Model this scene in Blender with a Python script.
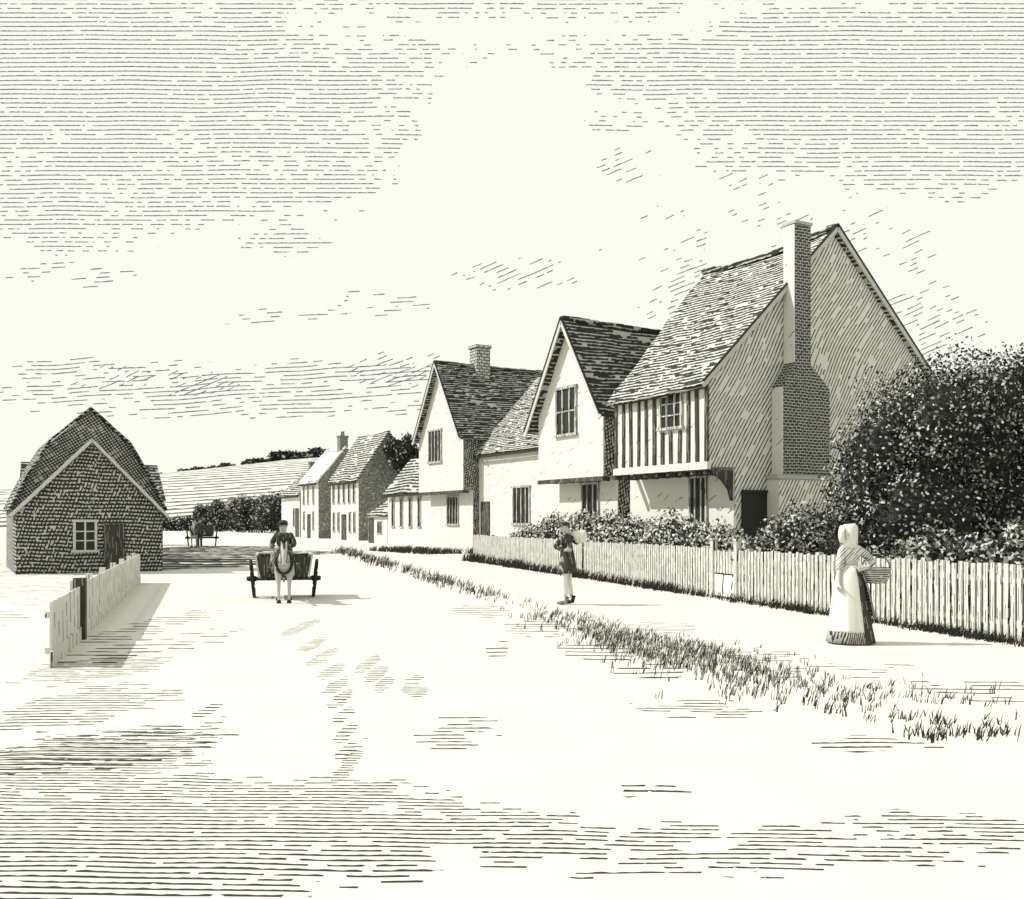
import bpy, bmesh, math, random
import numpy as np
from mathutils import Vector, Matrix

C = bpy.context.scene
for o in list(bpy.data.objects):
    bpy.data.objects.remove(o)
R = math.radians
random.seed(7)
SUN_EL, SUN_AZ = 42.0, 176.0       # elevation, and direction towards the sun counted from +X towards +Y

# ------------------------------------------------------------------ camera
cam_d = bpy.data.cameras.new("camera")
cam = bpy.data.objects.new("camera", cam_d)
C.collection.objects.link(cam)
cam_d.sensor_width = 36.0
cam_d.lens = 36.0 * 1000.0 / 1024.0
cam_d.shift_y = 72.5 / 1024.0
cam_d.clip_end = 5000
cam.location = (0, 0, 1.6)
cam.rotation_euler = (R(90), 0, 0)
C.camera = cam

# ------------------------------------------------------------------ view
C.view_settings.view_transform = 'Standard'
C.view_settings.look = 'None'
C.view_settings.exposure = 0.0
C.view_settings.gamma = 1.0
C.view_settings.use_curve_mapping = False
C.cycles.max_bounces = 5
C.cycles.diffuse_bounces = 3


# ------------------------------------------------------------------ node helpers
class G:
    """small wrapper to write node maths as python"""
    def __init__(self, nt):
        self.nt = nt

    def new(self, t, **kw):
        n = self.nt.nodes.new(t)
        for k, v in kw.items():
            setattr(n, k, v)
        return n

    def put(self, sock, v):
        if hasattr(v, 'is_output'):
            self.nt.links.new(v, sock)
        else:
            sock.default_value = v

    def m(self, op, a, b=0.0, c=0.0):
        n = self.new('ShaderNodeMath', operation=op)
        self.put(n.inputs[0], a)
        self.put(n.inputs[1], b)
        self.put(n.inputs[2], c)
        return n.outputs[0]

    def add(self, a, b): return self.m('ADD', a, b)
    def sub(self, a, b): return self.m('SUBTRACT', a, b)
    def mul(self, a, b): return self.m('MULTIPLY', a, b)
    def mx(self, a, b): return self.m('MAXIMUM', a, b)
    def lt(self, a, b): return self.m('LESS_THAN', a, b)

    def clamp(self, a):
        n = self.new('ShaderNodeMath', operation='ADD', use_clamp=True)
        self.put(n.inputs[0], a)
        n.inputs[1].default_value = 0
        return n.outputs[0]

    def dot(self, vec, d):
        n = self.new('ShaderNodeVectorMath', operation='DOT_PRODUCT')
        self.nt.links.new(vec, n.inputs[0])
        n.inputs[1].default_value = d
        return n.outputs['Value']

    def comb(self, x, y, z=0.0):
        n = self.new('ShaderNodeCombineXYZ')
        for s, v in zip(n.inputs, (x, y, z)):
            self.put(s, v)
        return n.outputs[0]

    def noise(self, vec, scale=1.0, detail=1.0, dims='3D'):
        n = self.new('ShaderNodeTexNoise', noise_dimensions=dims)
        n.inputs['Scale'].default_value = scale
        n.inputs['Detail'].default_value = detail
        self.nt.links.new(vec, n.inputs['Vector'])
        return n.outputs['Fac']

    def mixc(self, f, a, b):
        n = self.new('ShaderNodeMix', data_type='RGBA')
        self.put(n.inputs[0], f)
        self.put(n.inputs[6], a)
        self.put(n.inputs[7], b)
        return n.outputs[2]

    def strokes(self, U, V, spacing=.1, thick=.3, dash=.6, cover=.6, wob=.5, wlen=1.5, seed=0.0, mask=None):
        """pen-like marks: rows across V, broken into dashes along U.
        cover: share of the row carrying a mark; mask: 0..1 socket scaling cover"""
        wn = self.noise(self.comb(self.mul(U, 1 / wlen), self.mul(V, 1 / wlen), seed), 1.0, 1.0)
        row = self.add(self.mul(V, 1 / spacing), self.mul(self.sub(wn, .5), wob * 4))
        rid = self.m('FLOOR', row)
        fr = self.m('FRACT', row)
        nn = self.noise(self.comb(self.mul(U, 1 / dash), self.mul(rid, 3.73), seed + 5.5), 1.0, 0.0)
        # noise is about 0.25..0.75: map cover to a threshold in that range
        cv = cover if mask is None else self.mul(mask, cover)
        thr = self.add(self.mul(cv, .46), .27)
        present = self.lt(nn, thr)
        if mask is not None:
            present = self.mul(present, self.lt(.06, mask))
        tn = self.noise(self.comb(self.mul(U, 2.3 / dash), self.mul(rid, 1.37), seed + 9.1), 1.0, 0.0)
        th = self.mul(self.add(.45, tn), thick)
        return self.mul(present, self.lt(fr, th))


PAPER = (.615, .61, .54, 1)
INK = (.032, .032, .029, 1)


def c4(v, w=1.0):
    return (v, v * .995, v * .91 * w, 1)


def base_mat(name, rough=.9):
    m = bpy.data.materials.new(name)
    m.use_nodes = True
    nt = m.node_tree
    b = nt.nodes['Principled BSDF']
    b.inputs['Roughness'].default_value = rough
    b.inputs['Specular IOR Level'].default_value = .15
    return m, nt, b, G(nt)


def ink_mat(name, base, layers, ink=INK, rough=.9, mottling=.06, coords='Object'):
    """base colour with drawn-looking marks; every layer is a dict for strokes + u,v directions"""
    m, nt, b, g = base_mat(name, rough)
    tc = g.new('ShaderNodeTexCoord')
    P = tc.outputs[coords]
    tot = None
    for i, L in enumerate(layers):
        L = dict(L)
        U = g.dot(P, L.pop('u'))
        V = g.dot(P, L.pop('v'))
        mk = L.pop('maskfn', None)
        mask = mk(g, P) if mk else None
        s = g.strokes(U, V, seed=i * 13.0 + (len(name) % 7), mask=mask, **L)
        tot = s if tot is None else g.mx(tot, s)
    n = g.noise(P, 1.3, 3.0)
    dark = (base[0] * (1 - mottling * 2), base[1] * (1 - mottling * 2), base[2] * (1 - mottling * 2), 1)
    col = g.mixc(n, base, dark)
    if tot is not None:
        col = g.mixc(tot, col, ink)
    nt.links.new(col, b.inputs['Base Color'])
    return m


def flat_mat(name, v, rough=.85, var=.25, scale=6.0):
    m, nt, b, g = base_mat(name, rough)
    tc = g.new('ShaderNodeTexCoord')
    n = g.noise(tc.outputs['Object'], scale, 3.0)
    a = c4(v)
    d = c4(v * (1 - var))
    nt.links.new(g.mixc(n, a, d), b.inputs['Base Color'])
    return m


def brick_mat(name, w, h, c1, c2, mort, msize=.02):
    m, nt, b, g = base_mat(name)
    tc = g.new('ShaderNodeTexCoord')
    P = tc.outputs['Object']
    wn = g.noise(P, 2.0, 2.0)
    v = g.comb(g.add(g.dot(P, (1, 1, 0)), g.mul(wn, .06)), g.add(g.dot(P, (0, 0, 1)), g.mul(wn, .07)))
    t = g.new('ShaderNodeTexBrick')
    nt.links.new(v, t.inputs['Vector'])
    t.inputs['Color1'].default_value = c4(c1)
    t.inputs['Color2'].default_value = c4(c2)
    t.inputs['Mortar'].default_value = c4(mort)
    t.inputs['Scale'].default_value = 1.0
    t.inputs['Mortar Size'].default_value = msize
    t.inputs['Mortar Smooth'].default_value = .1
    t.inputs['Brick Width'].default_value = w
    t.inputs['Row Height'].default_value = h
    nn = g.noise(P, 14.0, 2.0)
    worn = g.lt(.62, nn)
    nt.links.new(g.mixc(worn, t.outputs['Color'], c4(.05)), b.inputs['Base Color'])
    return m


# ------------------------------------------------------------------ world: bright veil of cloud with thin streaks
W = bpy.data.worlds.new("World")
C.world = W
W.use_nodes = True
wnt = W.node_tree
wg = G(wnt)
bg = wnt.nodes['Background']
sky = wg.new('ShaderNodeTexSky', sky_type='NISHITA')
sky.sun_disc = False
sky.sun_elevation = R(SUN_EL)
sky.sun_rotation = R(90 - SUN_AZ)
wtc = wg.new('ShaderNodeTexCoord')
WP = wtc.outputs['Generated']
sep = wg.new('ShaderNodeSeparateXYZ')
wnt.links.new(WP, sep.inputs[0])
yy = wg.m('MAXIMUM', wg.m('ABSOLUTE', sep.outputs[1]), .15)
SU = wg.m('DIVIDE', sep.outputs[0], yy)
SV = wg.m('DIVIDE', sep.outputs[2], yy)


def cloud_patch(g, lst):
    tot = None
    for (px, py, rx, ry, a) in lst:
        du = g.mul(g.sub(SU, (px - 512) / 1000), 1000 / rx)
        dv = g.mul(g.sub(SV, (522 - py) / 1000), 1000 / ry)
        d = g.add(g.mul(du, du), g.mul(dv, dv))
        v = g.mul(g.clamp(g.sub(1.25, d)), a)
        tot = v if tot is None else g.mx(tot, v)
    return tot


rag = wg.noise(wg.comb(wg.mul(SU, 14.0), wg.mul(SV, 26.0)), 1.0, 3.0)
rag2 = wg.mul(wg.sub(rag, .5), 2.0)


def ragged(lst):
    mk = cloud_patch(wg, lst)
    on = wg.clamp(wg.mul(mk, 30.0))
    return wg.mul(wg.clamp(wg.add(mk, rag2)), on)


k1 = ragged([(110, 70, 260, 90, 1.1), (300, 85, 130, 65, .8), (90, 190, 150, 60, .8), (290, 165, 110, 60, .75), (200, 130, 200, 60, .9), (420, 60, 70, 22, .4),
             (870, 80, 230, 85, 1.15), (800, 150, 110, 30, .7), (930, 160, 110, 40, .8), (680, 70, 90, 40, .8), (600, 52, 90, 18, .5), (640, 120, 60, 14, .5), (80, 235, 60, 22, .55),
             (280, 240, 50, 16, .55), (0, 60, 300, 140, 1.0), (1040, 60, 160, 120, 1.0), (500, -20, 500, 40, .7), (230, 215, 60, 14, .6)])
k1 = wg.clamp(k1)
s1 = wg.strokes(SU, SV, spacing=.0045, thick=.23, dash=.0075, cover=1.0, wob=.22, wlen=.10, seed=1.0, mask=k1)
k2 = ragged([(200, 392, 260, 16, .75), (330, 372, 110, 14, .8), (120, 372, 110, 16, .5), (240, 410, 200, 10, .5), (280, 316, 90, 9, .45), (380, 305, 45, 20, .45), (70, 275, 60, 12, .35)])
U2 = SU
V2 = wg.sub(SV, wg.mul(SU, .06))
s2 = wg.strokes(U2, V2, spacing=.0042, thick=.24, dash=.012, cover=1.0, wob=.3, wlen=.08, seed=4.0, mask=k2)
k3 = ragged([(520, 275, 75, 16, .55), (660, 240, 60, 40, .25), (700, 290, 60, 50, .3), (925, 320, 60, 45, .6), (850, 240, 90, 40, .25), (630, 165, 30, 25, .5), (750, 190, 40, 30, .3), (400, 368, 60, 18, .6), (150, 380, 90, 16, .5)])
V3 = wg.sub(SV, wg.mul(SU, .42))
s3 = wg.strokes(SU, V3, spacing=.0052, thick=.2, dash=.010, cover=.8, wob=.4, wlen=.06, seed=8.0, mask=k3)
front = wg.m('GREATER_THAN', sep.outputs[1], 0.0)
skyink = wg.mul(wg.mx(wg.mx(s1, s2), s3), wg.m('GREATER_THAN', sep.outputs[2], 0.0))
cloud = wg.mixc(wg.mul(skyink, .86), (.985, .995, .895, 1), (.05, .05, .047, 1))
skc = wg.new('ShaderNodeVectorMath', operation='SCALE')
wnt.links.new(sky.outputs[0], skc.inputs[0])
skc.inputs['Scale'].default_value = .1
final = wg.mixc(.97, skc.outputs[0], cloud)
wnt.links.new(final, bg.inputs['Color'])
bg.inputs['Strength'].default_value = 1.0

# ------------------------------------------------------------------ sun
sd = bpy.data.lights.new("sun", 'SUN')
sd.energy = 5.0
sd.angle = R(.5)
sd.color = (1, .99, .955)
so = bpy.data.objects.new("sun", sd)
C.collection.objects.link(so)
sv = Vector((math.cos(R(SUN_AZ)) * math.cos(R(SUN_EL)), math.sin(R(SUN_AZ)) * math.cos(R(SUN_EL)), math.sin(R(SUN_EL))))
so.rotation_euler = sv.to_track_quat('Z', 'Y').to_euler()
so.location = (-30, 10, 40)


# ------------------------------------------------------------------ object helpers
def link(o):
    C.collection.objects.link(o)
    return o


def tag(o, label=None, cat=None, group=None, kind=None):
    if label: o['label'] = label
    if cat: o['category'] = cat
    if group: o['group'] = group
    if kind: o['kind'] = kind
    return o


def thing(name, label, cat, loc=(0, 0, 0), rz=0.0, group=None):
    o = link(bpy.data.objects.new(name, None))
    o.empty_display_size = .2
    o.location = loc
    o.rotation_euler = (0, 0, rz)
    return tag(o, label, cat, group)


def obj(name, bm, mats, parent=None, smooth=False):
    me = bpy.data.meshes.new(name)
    if isinstance(bm, bmesh.types.BMesh):
        bmesh.ops.recalc_face_normals(bm, faces=bm.faces)
        bm.to_mesh(me)
        bm.free()
    else:
        me.from_pydata(bm[0], [], bm[1])
        if len(bm) > 2:
            me.polygons.foreach_set('material_index', bm[2])
    me.update()
    for m in (mats if isinstance(mats, (list, tuple)) else [mats]):
        me.materials.append(m)
    if smooth:
        me.polygons.foreach_set('use_smooth', [True] * len(me.polygons))
    o = link(bpy.data.objects.new(name, me))
    if parent: o.parent = parent
    return o


def copy_tree(o, parent=None):
    c = o.copy()
    link(c)
    if parent: c.parent = parent
    for ch in list(o.children):
        copy_tree(ch, c)
    return c


def BM(): return bmesh.new()


def box(bm, x0, x1, y0, y1, z0, z1):
    v = [bm.verts.new(p) for p in ((x0, y0, z0), (x1, y0, z0), (x1, y1, z0), (x0, y1, z0), (x0, y0, z1), (x1, y0, z1), (x1, y1, z1), (x0, y1, z1))]
    for f in ((0, 3, 2, 1), (4, 5, 6, 7), (0, 1, 5, 4), (1, 2, 6, 5), (2, 3, 7, 6), (3, 0, 4, 7)):
        bm.faces.new([v[i] for i in f])
    return v


def hexa(bm, a, b):
    """solid between two matching polygons a and b"""
    va = [bm.verts.new(p) for p in a]
    vb = [bm.verts.new(p) for p in b]
    n = len(a)
    bm.faces.new(va)
    bm.faces.new(vb[::-1])
    for i in range(n):
        bm.faces.new((va[i], va[(i + 1) % n], vb[(i + 1) % n], vb[i]))


def bar(bm, p, q, w, h=None, up=(0, 0, 1)):
    """rectangular bar from p to q"""
    h = h or w
    p = Vector(p); q = Vector(q)
    d = (q - p).normalized()
    u = Vector(up)
    if abs(d.dot(u)) > .95: u = Vector((0, 1, 0))
    s = d.cross(u).normalized()
    u = s.cross(d).normalized()
    off = [s * w / 2 + u * h / 2, -s * w / 2 + u * h / 2, -s * w / 2 - u * h / 2, s * w / 2 - u * h / 2]
    hexa(bm, [p + o for o in off], [q + o for o in off])


def tube(bm, pts, rads, seg=10, cap=True):
    """round tube along points with radii"""
    rings = []
    pts = [Vector(p) for p in pts]
    for i, p in enumerate(pts):
        d = (pts[min(i + 1, len(pts) - 1)] - pts[max(i - 1, 0)]).normalized()
        u = Vector((0, 0, 1)) if abs(d.z) < .9 else Vector((0, 1, 0))
        s = d.cross(u).normalized()
        t = s.cross(d)
        r = rads[i] if isinstance(rads, (list, tuple)) else rads
        ru, rs = r if isinstance(r, (list, tuple)) else (r, r)
        rings.append([bm.verts.new(p + s * math.cos(2 * math.pi * k / seg) * rs + t * math.sin(2 * math.pi * k / seg) * ru) for k in range(seg)])
    for a, b in zip(rings, rings[1:]):
        for k in range(seg):
            bm.faces.new((a[k], a[(k + 1) % seg], b[(k + 1) % seg], b[k]))
    if cap:
        bm.faces.new(rings[0][::-1])
        bm.faces.new(rings[-1])


def ell(bm, c, r, seg=14, rings=9):
    m = Matrix.Translation(c) @ Matrix.Diagonal((r[0], r[1], r[2], 1))
    bmesh.ops.create_uvsphere(bm, u_segments=seg, v_segments=rings, radius=1.0, matrix=m)


def prism_x(bm, prof, x0, x1):
    hexa(bm, [(x0, y, z) for y, z in prof], [(x1, y, z) for y, z in prof])


def prism_y(bm, prof, y0, y1):
    hexa(bm, [(x, y0, z) for x, z in prof], [(x, y1, z) for x, z in prof])


def slab_grid(bm, A, B, Cc, D, nu, nv, th, jit=.02, sag=0.0, seed=1):
    """roof slope: bilinear patch A-B (eave) to D-C (ridge), uneven, with thickness"""
    rnd = random.Random(seed)
    A, B, Cc, D = map(Vector, (A, B, Cc, D))
    nrm = (B - A).cross(D - A).normalized()
    if nrm.z < 0: nrm = -nrm
    top, bot = [], []
    for j in range(nv + 1):
        rt, rb = [], []
        for i in range(nu + 1):
            u, v = i / nu, j / nv
            p = A.lerp(B, u).lerp(D.lerp(Cc, u), v)
            p.z -= sag * 4 * u * (1 - u) * (.35 + .65 * v)
            p = p + nrm * rnd.uniform(-jit, jit) * (1 if 0 < v < 1 else .5)
            rt.append(bm.verts.new(p))
            rb.append(bm.verts.new(p - nrm * th))
        top.append(rt); bot.append(rb)
    for j in range(nv):
        for i in range(nu):
            bm.faces.new((top[j][i], top[j][i + 1], top[j + 1][i + 1], top[j + 1][i]))
            bm.faces.new((bot[j][i], bot[j + 1][i], bot[j + 1][i + 1], bot[j][i + 1]))
    for j in range(nv):
        bm.faces.new((top[j][0], top[j + 1][0], bot[j + 1][0], bot[j][0]))
        bm.faces.new((top[j][nu], bot[j][nu], bot[j + 1][nu], top[j + 1][nu]))
    for i in range(nu):
        bm.faces.new((top[0][i], bot[0][i], bot[0][i + 1], top[0][i + 1]))
        bm.faces.new((top[nv][i], top[nv][i + 1], bot[nv][i + 1], bot[nv][i]))


# ------------------------------------------------------------------ materials
def zone(x, y, rx, ry, a=1.0):
    return (x, y, rx, ry, a)


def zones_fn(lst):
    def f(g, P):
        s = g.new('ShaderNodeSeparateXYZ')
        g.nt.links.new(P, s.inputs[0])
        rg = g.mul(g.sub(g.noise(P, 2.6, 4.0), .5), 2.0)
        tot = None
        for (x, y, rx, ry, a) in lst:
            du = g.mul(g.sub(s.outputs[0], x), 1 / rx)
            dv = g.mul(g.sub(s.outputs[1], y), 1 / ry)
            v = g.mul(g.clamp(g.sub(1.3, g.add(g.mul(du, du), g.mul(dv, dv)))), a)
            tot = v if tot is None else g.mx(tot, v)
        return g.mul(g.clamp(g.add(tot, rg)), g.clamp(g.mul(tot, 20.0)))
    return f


X, Y_, Z_ = (1, 0, 0), (0, 1, 0), (0, 0, 1)
M = {}
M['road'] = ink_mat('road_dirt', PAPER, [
    dict(u=X, v=(.03, 1, 0), spacing=.066, thick=.38, dash=.13, cover=1.0, wob=.35, wlen=.8,  # near rows paint dark foreground shading into the road colour
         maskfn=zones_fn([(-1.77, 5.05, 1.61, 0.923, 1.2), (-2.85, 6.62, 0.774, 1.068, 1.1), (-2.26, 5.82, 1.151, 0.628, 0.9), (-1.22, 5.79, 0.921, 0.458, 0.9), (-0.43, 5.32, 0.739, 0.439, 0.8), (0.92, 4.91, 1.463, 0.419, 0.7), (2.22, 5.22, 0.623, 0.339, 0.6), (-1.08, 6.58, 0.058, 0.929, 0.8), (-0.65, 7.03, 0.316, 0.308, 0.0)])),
    dict(u=X, v=(-.02, 1, 0), spacing=.125, thick=.34, dash=.20, cover=1.05, wob=.4, wlen=1.0,  # left patches continue the painted shading; narrow spots are wheel ruts
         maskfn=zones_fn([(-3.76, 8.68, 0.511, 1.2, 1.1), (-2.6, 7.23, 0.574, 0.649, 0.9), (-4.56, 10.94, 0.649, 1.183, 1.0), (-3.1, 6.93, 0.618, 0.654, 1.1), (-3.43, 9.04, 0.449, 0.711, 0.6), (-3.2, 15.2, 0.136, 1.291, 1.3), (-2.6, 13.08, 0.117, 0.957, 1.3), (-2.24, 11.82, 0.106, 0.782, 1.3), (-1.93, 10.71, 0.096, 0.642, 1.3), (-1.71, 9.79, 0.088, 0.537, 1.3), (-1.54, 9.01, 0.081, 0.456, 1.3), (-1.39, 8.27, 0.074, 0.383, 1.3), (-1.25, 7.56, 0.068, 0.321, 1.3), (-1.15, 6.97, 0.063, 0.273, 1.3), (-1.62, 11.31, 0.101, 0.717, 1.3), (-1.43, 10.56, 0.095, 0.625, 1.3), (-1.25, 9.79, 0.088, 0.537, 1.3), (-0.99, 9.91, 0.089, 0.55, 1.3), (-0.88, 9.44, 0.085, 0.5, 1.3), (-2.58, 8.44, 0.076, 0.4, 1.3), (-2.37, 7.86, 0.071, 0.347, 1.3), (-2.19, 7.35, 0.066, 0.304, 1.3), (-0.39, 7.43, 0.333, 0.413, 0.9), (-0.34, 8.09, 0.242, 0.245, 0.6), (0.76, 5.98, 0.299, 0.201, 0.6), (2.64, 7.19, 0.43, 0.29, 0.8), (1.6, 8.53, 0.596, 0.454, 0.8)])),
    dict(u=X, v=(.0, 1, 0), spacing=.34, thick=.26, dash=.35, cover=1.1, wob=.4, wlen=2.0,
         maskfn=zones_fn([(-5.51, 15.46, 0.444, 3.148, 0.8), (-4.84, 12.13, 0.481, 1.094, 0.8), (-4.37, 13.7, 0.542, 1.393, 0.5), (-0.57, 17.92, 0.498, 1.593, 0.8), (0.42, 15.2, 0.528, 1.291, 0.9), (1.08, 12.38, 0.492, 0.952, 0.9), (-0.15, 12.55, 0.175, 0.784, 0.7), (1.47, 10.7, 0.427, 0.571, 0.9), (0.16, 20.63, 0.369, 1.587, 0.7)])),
    dict(u=X, v=(.0, 1, 0), spacing=2.2, thick=.80, dash=1.0, cover=1.6, wob=.3, wlen=5.0,  # broad dark rows paint cast shade onto the far road
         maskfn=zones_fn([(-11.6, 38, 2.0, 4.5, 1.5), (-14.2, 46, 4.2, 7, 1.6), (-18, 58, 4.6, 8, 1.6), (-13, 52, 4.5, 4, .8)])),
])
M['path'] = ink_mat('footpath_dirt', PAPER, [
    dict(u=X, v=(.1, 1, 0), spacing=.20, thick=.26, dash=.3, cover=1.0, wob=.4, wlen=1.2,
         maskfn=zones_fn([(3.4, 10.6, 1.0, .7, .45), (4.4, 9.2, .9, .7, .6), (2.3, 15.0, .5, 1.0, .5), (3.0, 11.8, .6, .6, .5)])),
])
M['ground'] = ink_mat('ground_grass', PAPER, [
    dict(u=X, v=Y_, spacing=.35, thick=.24, dash=.5, cover=.34, wob=.5, wlen=2.0)])
M['hill'] = ink_mat('hill_fields', PAPER, [
    dict(u=X, v=(-.065, 0, 1), spacing=1.1, thick=.42, dash=7.0, cover=.95, wob=.6, wlen=60.0)], ink=c4(.10))
M['plaster'] = ink_mat('white_plaster', (.64, .635, .562, 1), [
    dict(u=(1, 1, .8), v=(-.5, -.5, 1), spacing=.22, thick=.10, dash=.45, cover=.12, wob=.3, wlen=1.0)])
M['shaded_plaster'] = ink_mat('weathered_plaster', (.66, .655, .59, 1), [  # plaster with shade hatching drawn into its colour, for camera-facing walls
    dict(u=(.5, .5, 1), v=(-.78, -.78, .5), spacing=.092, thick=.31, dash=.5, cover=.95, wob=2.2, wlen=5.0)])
M['dark_shaded_plaster'] = ink_mat('dark_side_boards', (.46, .458, .42, 1), [  # shaded copy of the plaster: dark strokes paint the unlit side walls
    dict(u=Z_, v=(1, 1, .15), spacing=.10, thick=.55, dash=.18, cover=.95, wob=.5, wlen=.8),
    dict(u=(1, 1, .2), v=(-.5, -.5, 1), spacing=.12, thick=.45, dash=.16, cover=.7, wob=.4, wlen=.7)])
M['tiles'] = ink_mat('clay_tiles', (.50, .498, .46, 1), [
    dict(u=(1, 1, 0), v=Z_, spacing=.10, thick=.60, dash=.30, cover=.92, wob=.30, wlen=1.3),
    dict(u=(1, 1, 0), v=(.12, .12, 1), spacing=.27, thick=.26, dash=.4, cover=.42, wob=.3, wlen=2.3)])
M['dark_tiles'] = ink_mat('dark_clay_tiles', (.42, .418, .385, 1), [  # thicker rows add painted shade for the gabled roofs' right slopes
    dict(u=(1, 1, 0), v=Z_, spacing=.12, thick=.70, dash=.4, cover=.92, wob=.35, wlen=1.6),
    dict(u=(1, 1, 0), v=(-.1, -.1, 1), spacing=.23, thick=.45, dash=.35, cover=.5, wob=.3, wlen=2.3)])
M['far_tiles'] = ink_mat('weathered_tiles', (.46, .458, .42, 1), [
    dict(u=(1, 1, 0), v=Z_, spacing=.22, thick=.60, dash=.8, cover=.9, wob=.4, wlen=3.0)])
M['sunlit_tiles'] = ink_mat('pale_thatch', (.64, .635, .562, 1), [  # near-white colour paints a sunlit slope into the roof
    dict(u=(1, 1, 0), v=Z_, spacing=.5, thick=.2, dash=1.0, cover=.2, wob=.3, wlen=3.0)])
M['brick'] = brick_mat('dark_brick', .15, .078, .035, .06, .38, .012)
M['cottage_brick'] = ink_mat('cottage_brick', (.47, .465, .42, 1), [
    dict(u=(1, 1, 0), v=(.03, .03, 1), spacing=.115, thick=.62, dash=.10, cover=.92, wob=.35, wlen=1.5),
    dict(u=Z_, v=(1, 1, -.35), spacing=.105, thick=.42, dash=.09, cover=.8, wob=.4, wlen=1.2)])
M['hung_tiles'] = ink_mat('hung_tiles', (.48, .478, .44, 1), [
    dict(u=(1, 1, .9), v=(-.6, -.6, 1), spacing=.10, thick=.46, dash=.6, cover=.95, wob=.3, wlen=1.6),
    dict(u=(-.6, -.6, 1), v=(1, 1, .7), spacing=.11, thick=.42, dash=.6, cover=.95, wob=.3, wlen=1.6)])
M['timber'] = ink_mat('dark_oak', (.055, .054, .048, 1), [
    dict(u=Z_, v=(1, 1, 0), spacing=.05, thick=.4, dash=.4, cover=.4, wob=.3, wlen=.5)], ink=c4(.22))
M['pale_wood'] = ink_mat('painted_boards', (.64, .635, .562, 1), [
    dict(u=Z_, v=(1, .3, 0), spacing=.055, thick=.18, dash=.3, cover=.3, wob=.3, wlen=.6)])
M['pickets'] = ink_mat('whitewashed_pickets', (.55, .547, .49, 1), [
    dict(u=Z_, v=(1, .3, 0), spacing=.045, thick=.26, dash=.16, cover=.55, wob=.3, wlen=.5)])
M['old_boards'] = ink_mat('bleached_boards', (.62, .615, .55, 1), [
    dict(u=Z_, v=(.3, 1, 0), spacing=.11, thick=.13, dash=.25, cover=.55, wob=.2, wlen=.6)])
M['window_frame'] = ink_mat('window_frame', (.46, .46, .42, 1), [
    dict(u=Z_, v=(1, 1, 0), spacing=.07, thick=.45, dash=.3, cover=.55, wob=.3, wlen=.5)])
M['barge'] = flat_mat('pale_bargeboard', .55)
M['ink'] = flat_mat('black_paint', .035)
M['glass'] = flat_mat('dark_glass', .03, .25)
M['leaf_dark'] = flat_mat('dark_leaves', .034, .8, .3)
M['leaf_pale'] = flat_mat('pale_leaves', .50, .8, .2)
M['leaf_mid'] = flat_mat('mid_leaves', .20, .8, .3)
M['blossom'] = flat_mat('white_blossom', .62, .8, .1)
M['bark'] = flat_mat('bark', .06)
M['grass'] = flat_mat('grass_blades', .045, .8, .4, 2.0)
M['skin'] = flat_mat('skin', .48, .6, .1)
M['hair'] = flat_mat('dark_hair', .04)
M['white_cloth'] = ink_mat('white_cotton', (.68, .675, .60, 1), [
    dict(u=Z_, v=(1, .5, .2), spacing=.06, thick=.10, dash=.2, cover=.12, wob=.5, wlen=.3)])
M['striped_cloth'] = ink_mat('ticking_cloth', (.6, .6, .55, 1), [
    dict(u=(.7, 0, .7), v=(-.7, .3, .7), spacing=.03, thick=.30, dash=.2, cover=.85, wob=.3, wlen=.3)])
M['dark_cloth'] = ink_mat('dark_wool', (.05, .05, .044, 1), [
    dict(u=Z_, v=(1, .4, .1), spacing=.05, thick=.3, dash=.1, cover=.35, wob=.4, wlen=.2)], ink=c4(.28))
M['grey_cloth'] = ink_mat('grey_wool', (.36, .36, .33, 1), [
    dict(u=(.3, 0, 1), v=(1, .3, -.3), spacing=.026, thick=.5, dash=.12, cover=.85, wob=.12, wlen=.3)])
M['wicker'] = ink_mat('wicker', (.46, .458, .42, 1), [
    dict(u=(1, 1, 0), v=Z_, spacing=.028, thick=.45, dash=.06, cover=.85, wob=.2, wlen=.2)])
M['leather'] = flat_mat('black_leather', .035, .5)
M['hide'] = flat_mat('pale_horse_hide', .50, .7, .25, 3.0)
M['cart_wood'] = ink_mat('dark_cart_boards', (.06, .06, .052, 1), [
    dict(u=Z_, v=(1, .3, 0), spacing=.05, thick=.25, dash=.2, cover=.4, wob=.3, wlen=.4)], ink=c4(.26))
M['stone'] = flat_mat('stone', .42)


# ------------------------------------------------------------------ setting: ground, road, path, hill
def sheet(name, pts, z, m):
    bm = BM()
    bm.faces.new([bm.verts.new((x, y, z)) for x, y in pts])
    return tag(obj(name, bm, m), kind='structure')


sheet('ground', [(-1500, -60), (1500, -60), (1500, 1600), (-1500, 1600)], 0.0, M['ground'])
# street line used by fence, verge and path:  x = a - slope * y
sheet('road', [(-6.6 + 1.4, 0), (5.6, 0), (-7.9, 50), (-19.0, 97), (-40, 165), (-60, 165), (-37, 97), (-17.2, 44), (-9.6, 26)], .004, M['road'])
bm = BM()
edge = []
ry = random.Random(4)
yv = 97.0
while yv > 0:
    edge.append((5.18 - .272 * yv + ry.uniform(-.05, .05) + (1.6 if yv > 80 else 0), yv))
    yv -= .35 if yv < 20 else (.8 if yv < 50 else 3.0)
inner = [(13.8, 0), (14, 30), (20, 97)]
pts_ = edge + inner
vt = [bm.verts.new((x, y, .03)) for x, y in pts_]
vb = [bm.verts.new((x - (.06 if k < len(edge) else 0), y, -.03)) for k, (x, y) in enumerate(pts_)]
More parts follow.
